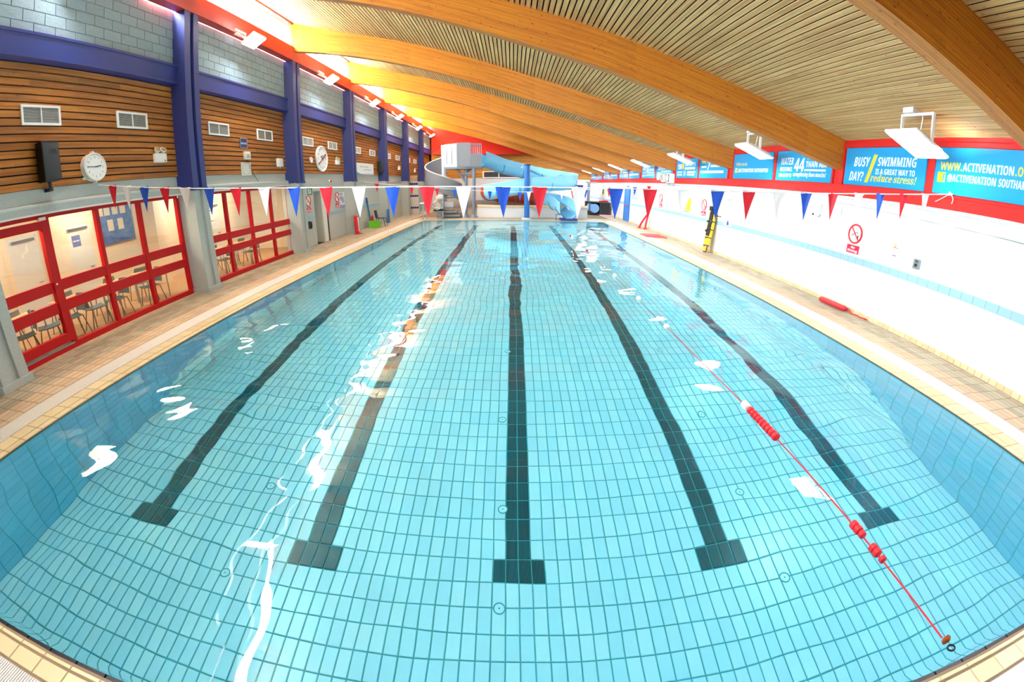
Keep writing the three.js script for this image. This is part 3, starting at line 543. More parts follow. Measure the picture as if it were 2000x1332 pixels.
// ---------------------------------------------------------------- lobby behind the glass
{
  const BX = -10.8;
  structure('floor_lobby', box(BX - 0.2, LX - 0.06, -0.3, 0.0, 1.5, 16, { step: 0.8 }), mats.lobbyFloor);
  const w = structure('wall_lobby', box(BX - 0.2, BX, -0.1, 3.0, 1.5, 16), mats.cream);
  part('end_wall', [box(BX, LX - 0.2, 0, 3, 1.4, 1.6), box(BX, LX - 0.2, 0, 3, 15.2, 15.4)], mats.cream, w);
  part('dado_rail', box(BX, BX + 0.03, 0.86, 0.94, 1.6, 15.2), mats.offWhite, w);
  part('corner_pier', [box(BX, BX + 0.35, 0, 2.85, 6.05, 6.5), box(BX, BX + 0.5, 0, 2.85, 9.4, 9.7)], mats.cream, w);
  structure('ceiling_lobby', box(BX - 0.2, LX - 0.15, 2.78, 2.9, 1.5, 16), mats.whiteWall);
  for (const [i, d] of [4.2, 6.9, 10.2, 12.8].entries()) {  // lamps out of view above the screen heads, placed to light the lobby
    const t = thing('unseen_lobby_lamp', ['unseen flat square lobby lamp above the nearest glazed door', 'unseen flat square lobby lamp above the notice board', 'unseen flat square lobby lamp inside the second glazed screen', 'unseen flat square lobby lamp at the far end of the lobby'][i], 'lamp', [-9.4, 2.77, d], 'unseen lobby ceiling lamps');
    part('frame', box(-9.75, -9.05, 2.74, 2.78, d - 0.35, d + 0.35), mats.white, t);
    part('diffuser', box(-9.7, -9.1, 2.73, 2.742, d - 0.3, d + 0.3), new THREE.MeshStandardMaterial({ color: '#ffffff', emissive: '#ffe2b8', emissiveIntensity: 1.2 }), t);
    const l = new THREE.RectAreaLight('#ffe6c8', LOBBY, 0.55, 0.55), p = bow(-9.4, 2.72, d); l.name = 'unseen_lobby_light'; l.position.copy(p); scene.add(l); l.lookAt(p.x, p.y - 1, p.z - 0.01);
  }
  const leaf = (n, d0, d1, extra) => { const t = structure('door_' + n, box(BX + 0.002, BX + 0.05, 0, 2.1, d0, d1), mats.offWhite); part('architrave', [box(BX, BX + 0.06, 0, 2.2, d0 - 0.09, d0), box(BX, BX + 0.06, 0, 2.2, d1, d1 + 0.09), box(BX, BX + 0.06, 2.1, 2.2, d0 - 0.09, d1 + 0.09)], mats.cream, t); part('handle', bar([BX + 0.08, 1.02, d1 - 0.2], [BX + 0.08, 1.02, d1 - 0.08], 0.012), mats.chrome, t); part('closer', box(BX + 0.05, BX + 0.12, 1.98, 2.04, d0 + 0.1, d1 - 0.1), mats.steel, t); extra?.(t); return t; };
  leaf(1, 5.05, 5.85); leaf(2, 6.62, 7.42); leaf(3, 12.2, 13.0);
  const note = canvasMat(128, 180, (x, W, H) => { x.fillStyle = '#f6efe4'; x.fillRect(0, 0, W, H); x.fillStyle = '#3d3a40'; x.fillRect(12, 14, 96, 12); x.fillRect(20, 150, 92, 10); x.fillStyle = '#c9bdb2'; for (let i = 0; i < 7; i++) x.fillRect(24 + (i % 2) * 6, 46 + i * 13, 70, 4); });
  const paper = (name, label, d0, d1, y0, y1, m, X = BX + 0.056) => one(name, label, 'notice', [sheet('left', d0, d1, y0, y1, X + 0.003), box(X - 0.004, X + 0.002, y0, y1, d0, d1)].map((g, i) => i ? g : g), m);
  paper('door_notice', 'pale notice with two dark bars on the nearest lobby door', 5.36, 5.56, 1.58, 1.96, note);
  const sign = canvasMat(256, 240, (x, W, H) => { x.fillStyle = '#6f7fb8'; x.fillRect(0, 0, W, H); x.fillStyle = '#eef0ff'; for (const [a, b] of [[30, 18], [54, 26], [86, 20], [112, 14], [140, 30], [176, 24], [206, 16]]) x.fillRect(a, 104, b, 26); });
  paper('door_sign', 'small lilac blue sign on the second lobby door', 6.82, 7.08, 1.58, 1.86, sign);
  paper('wall_notice', 'pale notice with dark bars seen through the second screen', 12.42, 12.68, 1.4, 1.9, note);
  // notice board with papers
  const nb = thing('notice_board', 'blue notice board covered with papers behind the glass', 'notice board', [BX + 0.02, 1.9, 8.3]);
  part('panel', box(BX, BX + 0.03, 1.45, 2.6, 7.68, 8.95), mat('#93a9d2', 0.7, { map: speckle(61, [150, 172, 214], 90, [14, 60]) }), nb);
  part('frame', [box(BX, BX + 0.045, 1.41, 1.45, 7.64, 8.99), box(BX, BX + 0.045, 2.6, 2.64, 7.64, 8.99), box(BX, BX + 0.045, 1.41, 2.64, 7.64, 7.68), box(BX, BX + 0.045, 1.41, 2.64, 8.95, 8.99)], mats.steel, nb);
  for (const [d, y] of [[7.76, 2.2], [8.0, 2.2], [8.28, 2.2], [8.56, 2.2], [8.06, 1.78], [8.42, 1.78]]) part('paper', box(BX + 0.03, BX + 0.036, y, y + 0.3, d, d + 0.2), mats.cream, nb);
  const ps = canvasMat(200, 260, (x, W, H) => { x.fillStyle = '#eadfce'; x.fillRect(0, 0, W, H); x.fillStyle = '#3d4a58'; x.fillRect(10, 205, 180, 34); x.strokeStyle = '#4c4a50'; x.lineWidth = 12; x.beginPath(); x.arc(60, 120, 30, 0, 7); x.stroke(); x.fillStyle = '#b58a64'; x.beginPath(); x.moveTo(110, 180); x.lineTo(150, 60); x.lineTo(185, 180); x.fill(); });
  paper('wall_poster', 'poster with a dark strip seen through the second screen', 10.95, 11.35, 1.32, 1.92, ps, BX + 0.01);
  one('wall_poster', 'small orange paper on the lobby wall left of the dark poster', 'poster', box(BX, BX + 0.012, 1.55, 1.85, 9.9, 10.08), mat('#e39a63', 0.7));
  // tables and plastic chairs
  const chair = (X, d, turn, label, y = 0) => {
    const t = thing('lobby_chair', label, 'chair', [X, y, d], 'blue plastic lobby chairs'), c = Math.cos(turn), s = Math.sin(turn), P = (x, yy, z) => [X + x * c + z * s, y + yy, d - x * s + z * c];
    const shell = (nu, nv, f) => { const g = new THREE.PlaneGeometry(1, 1, nu, nv), p = g.attributes.position; for (let i = 0; i < p.count; i++) { const q = P(...f(p.getX(i) * 2, p.getY(i) + 0.5)); p.setXYZ(i, q[0], q[1], -q[2]); } return g; };
    const thick = (f, h) => { const a = shell(8, 6, f), b = shell(8, 6, (u, v) => { const q = f(u, v); return [q[0], q[1] - h[0], q[2] + h[1]]; }), ix = b.index.array; for (let i = 0; i < ix.length; i += 3) { const k = ix[i]; ix[i] = ix[i + 1]; ix[i + 1] = k; } return [withUv(a), withUv(b)]; };
    part('seat', thick((u, v) => [u * 0.21 * (1 - 0.1 * v), 0.44 + 0.03 * u * u - 0.02 * Math.sin(v * 3), lerp(-0.22, 0.2, v)], [0.014, 0]), mats.chairBlue, t);
    part('backrest', thick((u, v) => [u * 0.2 * (1 - 0.25 * v * v), 0.5 + v * 0.33, 0.2 + 0.05 * v + 0.04 * (1 - u * u)], [0, 0.012]), mats.chairBlue, t);
    for (const [x, z, sx, sz] of [[-0.17, -0.16, -0.05, -0.06], [0.17, -0.16, 0.05, -0.06], [-0.16, 0.15, -0.05, 0.1], [0.16, 0.15, 0.05, 0.1]]) part('leg', bar(P(x, 0.44, z), P(x + sx, 0, z + sz), 0.011, 6), mats.chairLeg, t);
    return t;
  };
  const table = (X, d, label) => { const t = thing('lobby_table', label, 'table', [X, 0, d], 'lobby tables'); part('table_top', rbox(X - 0.33, X + 0.33, 0.7, 0.73, d - 0.33, d + 0.33, 0.012), mats.tableTop, t); for (const [x, z] of [[-0.28, -0.28], [0.28, -0.28], [-0.28, 0.28], [0.28, 0.28]]) part('leg', bar([X + x, 0.7, d + z], [X + x, 0, d + z], 0.016, 8), mats.steel, t); };
  table(-8.95, 4.05, 'small wooden lobby table behind the red glazed door'); table(-8.95, 5.2, 'small wooden lobby table behind the second pane from the door'); table(-8.9, 6.5, 'small wooden lobby table below the notice board'); table(-8.9, 7.5, 'small wooden lobby table behind the last pane by the first column');
  table(-8.9, 10.5, 'small wooden lobby table behind the second screen, near pane'); table(-8.9, 11.9, 'small wooden lobby table behind the second screen, far pane');
  chair(-8.55, 3.78, 0.4, 'blue plastic chair behind the lower pane of the red door'); chair(-8.5, 4.28, -2.6, 'blue plastic chair tucked beside the red door stile'); chair(-9.5, 4.0, 1.5, 'blue plastic chair at the back of the first lobby table');
  chair(-8.5, 4.85, 0.2, 'blue plastic chair left of the chrome table legs'); chair(-8.5, 5.45, -2.9, 'blue plastic chair right of the chrome table legs'); chair(-9.5, 5.3, 1.4, 'blue plastic chair at the back of the second lobby table');
  chair(-8.5, 6.05, 0.1, 'blue plastic chair alone behind the third lower pane'); chair(-9.45, 6.5, 1.6, 'blue plastic chair under the notice board'); chair(-8.5, 7.1, 0.3, 'blue plastic chair at the left of the fourth pane'); chair(-9.4, 7.55, 1.9, 'blue plastic chair at the back of the fourth pane');
  chair(-8.55, 9.3, 0.3, 'blue plastic chair in the near corner of the second screen'); chair(-8.5, 10.15, 0.2, 'blue plastic chair at the second pane of the second screen'); chair(-8.5, 11.5, 0.1, 'blue plastic chair at the third pane of the second screen'); chair(-9.5, 10.6, 1.5, 'blue plastic chair at the back of the second screen');
  chair(-9.4, 12.0, 1.7, 'blue plastic chair at the far back of the second screen');
}

// ---------------------------------------------------------------- doorway in the left wall
{
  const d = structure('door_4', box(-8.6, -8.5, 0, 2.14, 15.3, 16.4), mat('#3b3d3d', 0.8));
  part('reveal', [box(-8.6, LX, 0, 2.14, 15.44, 15.5), box(-8.6, LX, 2.14, 2.2, 15.44, 16.2), box(-8.6, LX, 0, 2.14, 16.13, 16.2)], mats.render, d);
  part('threshold', box(-8.6, LX, -0.02, 0.012, 15.5, 16.13), mats.black, d);
  part('kick_board', box(-8.49, -8.47, 0, 0.22, 15.5, 16.13), mats.black, d);
  const t = thing('door_leaf', 'white door leaf with dark edge standing open beside the dark doorway', 'door', [LX + 0.05, 0, 16.4]);
  part('leaf', box(LX + 0.012, LX + 0.055, 0.01, 2.12, 16.16, 16.52), mats.offWhite, t); part('edge_strip', box(LX + 0.012, LX + 0.1, 0, 2.14, 16.52, 16.57), mats.darkGrey, t);
  const ex = canvasMat(160, 100, (x, W, H) => { x.fillStyle = '#0d6b4f'; x.fillRect(0, 0, W, H); x.fillStyle = '#eafff2'; x.fillRect(16, 14, 44, 72); x.fillStyle = '#0d6b4f'; x.fillRect(30, 30, 16, 50); x.fillStyle = '#eafff2'; x.beginPath(); x.arc(96, 26, 11, 0, 7); x.fill(); x.fillRect(86, 40, 20, 28); x.fillRect(74, 66, 16, 20); x.fillRect(104, 64, 18, 20); x.fillRect(108, 42, 22, 9); });
  one('exit_sign', 'small green running-figure exit sign beside the dark doorway', 'sign', [box(LX, LX + 0.012, 2.02, 2.28, 14.98, 15.4), sheet('left', 14.98, 15.4, 2.02, 2.28, LX + 0.014)], ex);
}

// ---------------------------------------------------------------- signs shared by both walls
const noDiving = canvasMat(160, 110, (x, W, H) => { x.fillStyle = '#d3123a'; x.fillRect(0, 0, W, H); words(x, 'No', W / 2, 46, 40, '#fff', { align: 'center' }); words(x, 'Diving', W / 2, 92, 44, '#fff', { align: 'center' }); }, 0.35);
function divingSign(face, X, dm, ym, r, label) {
  const sg = face === 'left' ? 1 : -1, t = thing('no_diving_sign', label, 'sign', [X, ym, dm], 'no diving signs'), ring = new THREE.TorusGeometry(r, r * 0.1, 10, 36), x = X + sg * 0.012;
  part('disc', cyl(X + sg * 0.004, ym, dm, r, 0.008, 'x', r, 36), mats.white, t);
  part('ring', place(ring, x, ym, dm, 0, Math.PI / 2), mats.red, t);
  const q = sg * 0.68 * r, up = 0.72 * r; part('slash', bar([x, ym + up, dm + sg * -0.66 * r], [x, ym - up, dm + sg * 0.66 * r], r * 0.075), mats.red, t);
  part('diver', [tube([[x, ym + 0.1 * r, dm - sg * 0.05 * r], [x, ym + 0.2 * r, dm + sg * 0.2 * r], [x, ym + 0.05 * r, dm + sg * 0.5 * r]], r * 0.035, 6), tube([[x, ym + 0.05 * r, dm - sg * 0.1 * r], [x, ym - 0.25 * r, dm - sg * 0.5 * r]], r * 0.04, 6), box(x - 0.004, x + 0.004, ym - 0.5 * r, ym - 0.1 * r, dm + sg * 0.42 * r, dm + sg * 0.54 * r)], mats.black, t);
  const a = dm - sg * r * 0.95, b = dm + sg * r * 0.95;
  part('plate', [box(X, X + sg * 0.01, ym - r * 2.15, ym - r * 1.25, Math.min(a, b), Math.max(a, b)), sheet(face, a, b, ym - r * 2.15, ym - r * 1.25, X + sg * 0.012)], noDiving, t);
}
divingSign('right', 7.415, 7.16, 1.7, 0.2, 'red no diving sign nearest the camera on the white right wall');
divingSign('right', 7.415, 15.27, 1.72, 0.2, 'red no diving sign beside the leaning spine board');
divingSign('right', 7.415, 20.35, 1.73, 0.21, 'small red no diving sign farthest along the right wall');
divingSign('left', LX + 0.002, 17.85, 1.8, 0.21, 'red no diving sign beside the lilac swimming poster');
divingSign('left', LX + 0.002, 14.97, 1.78, 0.2, 'red no diving sign half hidden by the column at the doorway');

// ---------------------------------------------------------------- things on the timber cladding
const WX = LX + 0.08;
[[4.15, 4.95, 'white air grille above the black speaker in the first bay'], [6.3, 7.15, 'white air grille right of the clock in the first bay'], [9.3, 10.2, 'white air grille left in the bay with the bands sign'], [11.65, 12.55, 'white air grille right in the bay with the bands sign'], [14.7, 15.6, 'white air grille left above the pace clock'], [17.05, 18.0, 'white air grille right above the pace clock'], [20.2, 21.1, 'white air grille left above the printed banner'], [22.55, 23.5, 'white air grille right above the printed banner'], [25.85, 26.7, 'white air grille left in the fifth timber bay'], [28.0, 29.0, 'white air grille right in the fifth timber bay'], [31.2, 32.1, 'white air grille left in the sixth timber bay'], [33.3, 34.35, 'white air grille right in the sixth timber bay']].forEach(([a, b, label], i) => {
  const t = thing('air_grille', label, 'vent', [WX, 3.92, (a + b) / 2], 'air grilles in the timber cladding'), y0 = 3.9, y1 = 4.24, f = 0.04;
  part('frame', [box(WX - 0.01, WX + 0.03, y0, y0 + f, a, b), box(WX - 0.01, WX + 0.03, y1 - f, y1, a, b), box(WX - 0.01, WX + 0.03, y0, y1, a, a + f), box(WX - 0.01, WX + 0.03, y0, y1, b - f, b), box(WX, WX + 0.025, y0, y1, (a + b) / 2 - 0.01, (a + b) / 2 + 0.01)], mats.white, t);
  part('back', box(WX - 0.012, WX - 0.002, y0 + f, y1 - f, a + f, b - f), mats.darkGrey, t);
  if (i < 4) for (let k = 0; k < 11; k++) part('louvre', prism([[0, 0], [0.014, 0.008], [0.016, 0.006], [0.002, -0.002]].map(([x, y]) => [WX + x, y0 + f + 0.012 + k * 0.0225 + 0.008 - y]), a + f, b - f, 'xy'), mats.offWhite, t);
  else part('louvres', Array.from({ length: 9 }, (_, k) => box(WX, WX + 0.014, y0 + f + 0.008 + k * 0.028, y0 + f + 0.022 + k * 0.028, a + f, b - f)), mats.offWhite, t);
});
function loudspeaker(d, y, label, w = 0.34) {
  const t = thing('loudspeaker', label, 'speaker', [WX, y, d], 'black loudspeakers on the left wall'), X = WX + 0.03;
  part('cabinet', prism([[X, d - w * 0.42], [X + 0.24, d - w / 2], [X + 0.24, d + w / 2], [X, d + w * 0.42]], y, y + 0.66, 'xd'), mats.black, t);
  part('grille', rbox(X + 0.235, X + 0.252, y + 0.03, y + 0.63, d - w * 0.46, d + w * 0.46, 0.008), mats.darkGrey, t);
  part('badge', box(X + 0.252, X + 0.258, y + 0.44, y + 0.54, d - 0.04, d + 0.12), mats.darkGrey, t);
  part('horn', box(X + 0.2535, X + 0.2595, y + 0.46, y + 0.52, d - 0.02, d + 0.1), mats.black, t);
  part('stay', box(WX - 0.01, X + 0.05, y + 0.25, y + 0.32, d - 0.03, d + 0.03), mats.black, t);
  part('bracket', [cyl(X + 0.1, y - 0.06, d, 0.03, 0.16, 'y'), box(WX - 0.01, X + 0.12, y - 0.16, y - 0.1, d - 0.04, d + 0.04)], mats.black, t);
}
loudspeaker(4.5, 2.92, 'black loudspeaker on the timber bay nearest the camera'); loudspeaker(24.05, 2.98, 'black loudspeaker beside the printed banner far along the wall', 0.5);
function wallClock(d, y, r, label, drawFace, depth = 0.06, rimMat = mats.offWhite) {
  const t = thing('wall_clock', label, 'clock', [WX, y, d]);
  part('case', [cyl(WX + depth / 2, y, d, r * 1.05, depth, 'x', r * 1.02, 40), place(new THREE.TorusGeometry(r * 1.0, r * 0.07, 10, 40), WX + depth, y, d, 0, Math.PI / 2)], rimMat, t);
  const disc = new THREE.CircleGeometry(r * 0.97, 40), p = disc.attributes.position; for (let i = 0; i < p.count; i++) p.setXYZ(i, WX + depth + 0.004, y + p.getY(i), -(d + p.getX(i)));
  part('dial', disc, canvasMat(256, 256, drawFace, 0.35), t);
  return [t, WX + depth + 0.012];
}
{
  const numerals = (x, W, H, size) => { x.fillStyle = '#f2f2f0'; x.fillRect(0, 0, W, H); for (let i = 1; i <= 12; i++) { const a = i / 12 * Math.PI * 2; words(x, String(i), W / 2 + Math.sin(a) * 96, H / 2 - Math.cos(a) * 96 + size * 0.36, size, '#54545c', { font: 'normal', align: 'center' }); } x.strokeStyle = '#77777e'; for (let i = 0; i < 60; i++) { const a = i / 60 * Math.PI * 2; x.beginPath(); x.moveTo(W / 2 + Math.sin(a) * 116, H / 2 - Math.cos(a) * 116); x.lineTo(W / 2 + Math.sin(a) * 122, H / 2 - Math.cos(a) * 122); x.stroke(); } };
  const [t, X] = wallClock(5.55, 3.12, 0.25, 'round white wall clock on timber boards in the nearest bay', (x, W, H) => numerals(x, W, H, 30), 0.12);
  part('minute_hand', bar([X, 3.12, 5.6], [X, 3.13, 5.36], 0.006), mats.black, t); part('hour_hand', bar([X, 3.12, 5.53], [X, 3.14, 5.68], 0.008), mats.black, t);
  part('lug', [box(WX, WX + 0.1, 3.37, 3.42, 5.53, 5.57), box(WX, WX + 0.1, 2.83, 2.88, 5.53, 5.57), box(WX, WX + 0.05, 2.9, 2.95, 5.3, 5.34)], mats.offWhite, t);
  const [t2, X2] = wallClock(16.27, 3.45, 0.5, 'large round pace clock with crossing hands on the timber wall', (x, W, H) => { x.fillStyle = '#e8ecef'; x.fillRect(0, 0, W, H); for (let i = 1; i <= 12; i++) { const a = i / 12 * Math.PI * 2; words(x, String(i * 5), W / 2 + Math.sin(a) * 100, H / 2 - Math.cos(a) * 100 + 9, 26, '#8a94a0', { align: 'center' }); } x.fillStyle = '#333a40'; x.beginPath(); x.moveTo(90, 112); x.quadraticCurveTo(130, 84, 176, 92); x.quadraticCurveTo(140, 100, 120, 118); x.fill(); }, 0.05, mats.white);
  part('sweep_hand', bar([X2, 3.2, 15.9], [X2, 3.66, 16.62], 0.016), mats.black, t2); part('second_hand', bar([X2 + 0.006, 3.28, 15.98], [X2 + 0.006, 3.62, 16.68], 0.014), mats.red, t2); part('cap', cyl(X2, 3.45, 16.27, 0.04, 0.03, 'x'), mats.black, t2);
  const [t3, X3] = wallClock(15.3, 3.37, 0.11, 'little white dial left of the large pace clock', (x, W, H) => numerals(x, W, H, 26), 0.05);
  part('minute_hand', bar([X3, 3.37, 15.3], [X3, 3.45, 15.3], 0.005), mats.black, t3);
}
function emergencyLight(d, y, label, face = 'left') {
  const t = thing('emergency_light', label, 'emergency light', [WX, y, d], 'twin-spot emergency lights');
  part('housing', rbox(WX - 0.01, WX + 0.1, y, y + 0.2, d - 0.17, d + 0.17, 0.012), mats.white, t);
  for (const s of [-1, 1]) { const h = part('lamp_head', place(new THREE.CylinderGeometry(0.075, 0.05, 0.1, 18), WX + 0.06, y + 0.26, d + s * 0.09, 0.3, 0, -0.9), mats.offWhite, t); part('lens', place(new THREE.CylinderGeometry(0.06, 0.06, 0.012, 18), WX + 0.103, y + 0.288, d + s * 0.09 - 0.012, 0.3, 0, -0.9), mats.chrome, h); }
  part('indicator', box(WX + 0.1, WX + 0.106, y + 0.03, y + 0.05, d + 0.08, d + 0.12), mats.black, t);
}
emergencyLight(7.42, 3.17, 'white twin spot emergency light right of the near clock'); emergencyLight(17.9, 3.25, 'white twin spot emergency light right of the pace clock'); emergencyLight(28.65, 3.25, 'white twin spot emergency light in the fifth timber bay'); emergencyLight(33.6, 3.2, 'white twin spot emergency light in the sixth timber bay');
one('junction_box', 'plain white junction box beside the second blue column', 'box', [rbox(WX - 0.01, WX + 0.07, 3.07, 3.35, 12.72, 13.06, 0.01), cyl(WX + 0.02, 3.05, 12.9, 0.02, 0.06, 'y')], mats.white);
const bandsSign = canvasMat(128, 160, (x, W, H) => { x.fillStyle = '#20285f'; x.fillRect(0, 0, W, H); x.strokeStyle = '#c8cbe0'; x.lineWidth = 5; x.strokeRect(6, 6, W - 12, H - 12); words(x, 'BANDS', W / 2, 98, 40, '#e6e8f4', { align: 'center', width: 100 }); });
one('bands_sign', 'small navy sign with the white word bands on timber', 'sign', [box(WX - 0.01, WX + 0.014, 3.6, 3.9, 10.7, 11.08), sheet('left', 10.7, 11.08, 3.6, 3.9, WX + 0.016)], bandsSign);
{ const t = thing('call_box', 'small white box with a speaker slot below the bands sign', 'box', [WX, 3.27, 10.97]); part('housing', rbox(WX - 0.01, WX + 0.09, 3.27, 3.5, 10.84, 11.1, 0.015), mats.offWhite, t); part('slot', [0, 1, 2, 3].map((k) => box(WX + 0.088, WX + 0.093, 3.32 + k * 0.03, 3.33 + k * 0.03, 10.89, 11.05)), mats.darkGrey, t); part('cable', tube([[WX + 0.01, 3.27, 11.0], [WX + 0.012, 3.18, 11.05], [WX + 0.012, 2.9, 11.22], [WX - 0.04, 2.6, 11.6]], 0.008, 6), mats.darkGrey, t); }
const noticeMat = canvasMat(180, 200, (x, W, H) => { x.fillStyle = '#b9bbb6'; x.fillRect(0, 0, W, H); x.strokeStyle = '#eceee8'; x.lineWidth = 8; x.strokeRect(6, 6, W - 12, H - 12); x.fillStyle = '#ededea'; for (let i = 0; i < 6; i++) x.fillRect(24 + (i % 3) * 8, 30 + i * 25, W - 56 - (i % 3) * 16, 9); });
one('notice_plate', 'grey framed notice plate under the bands sign', 'notice', [box(WX - 0.01, WX + 0.014, 2.8, 3.18, 10.66, 11.16), sheet('left', 10.66, 11.16, 2.8, 3.18, WX + 0.016)], noticeMat);
const swim = canvasMat(512, 200, (x, W, H) => { x.fillStyle = '#dfe6ea'; x.fillRect(0, 0, W, H); x.fillStyle = '#6aa6cf'; x.beginPath(); x.moveTo(0, 200); x.bezierCurveTo(20, 100, 90, 200, 180, 190); x.lineTo(180, 200); x.fill(); x.fillStyle = '#a6bac8'; for (const [a, b, y] of [[120, 70, 52], [200, 60, 52], [270, 90, 52], [230, 80, 104], [320, 60, 104], [392, 50, 104]]) x.fillRect(a, y, b, 20); x.strokeStyle = '#57739b'; x.lineWidth = 7; x.beginPath(); x.moveTo(0, 140); x.bezierCurveTo(90, 260, 300, 150, 512, 190); x.stroke(); });
one('printed_banner', 'pale printed fabric banner with blue wave hung on the timber wall', 'banner', [box(WX - 0.01, WX + 0.012, 2.84, 3.44, 20.2, 23.1), sheet('left', 20.2, 23.1, 2.84, 3.44, WX + 0.015)], swim);

// ---------------------------------------------------------------- things on the plain left wall
const lilac = canvasMat(200, 200, (x, W, H) => { x.fillStyle = '#e4e4ea'; x.fillRect(0, 0, W, H); const pr = noise2(9); for (let i = 0; i < 70; i++) { x.fillStyle = ['#8a93c6', '#a9b2d8', '#7c86bd'][i % 3]; x.beginPath(); x.arc(pr(i * 1.3, 0.5, 99, 9) * 190 + 5, 40 + pr(i * 2.1, 3.5, 99, 9) * 110, 8 + 6 * pr(i, 6.5, 99, 9), 0, 7); x.fill(); } x.fillStyle = '#6a74ad'; for (const [a, b] of [[14, 26], [46, 30], [82, 10], [98, 34]]) x.fillRect(a, 10, b, 24); x.fillStyle = '#5964a8'; x.fillRect(0, 168, W, 32); x.fillStyle = '#d8dcf0'; x.fillRect(16, 180, 168, 7); });
one('wall_poster', 'lilac poster with a blue foot strip on the white left wall', 'poster', [box(LX, LX + 0.01, 1.3, 2.0, 18.14, 18.72), sheet('left', 18.14, 18.72, 1.3, 2.0, LX + 0.012)], lilac);
{ const t = thing('alarm_sounder', 'small red and white alarm sounder high on the left wall', 'alarm', [LX + 0.04, 2.5, 17.1]); part('base', cyl(LX + 0.05, 2.52, 17.1, 0.06, 0.05, 'x'), mats.white, t); part('cap', cyl(LX + 0.1, 2.52, 17.1, 0.05, 0.06, 'x', 0.035), mats.red, t); }
{ const t = thing('wall_telephone', 'dark handset unit on the wall beside the doorway column', 'telephone', [LX, 0.7, 14.85]); part('body', rbox(LX, LX + 0.09, 0.7, 1.0, 14.78, 14.92, 0.02), mats.darkGrey, t); part('handset', tube([[LX + 0.12, 0.98, 14.85], [LX + 0.14, 0.86, 14.85], [LX + 0.12, 0.72, 14.85]], 0.025, 8), mats.black, t); }
one('rescue_pole', 'long blue pole leaning on the wall behind the green crate', 'pole', [bar([LX + 0.14, 0.02, 22.0], [LX + 0.05, 1.58, 21.8], 0.035), bar([LX + 0.05, 1.3, 21.85], [LX + 0.04, 1.6, 21.76], 0.06)], mats.foam);
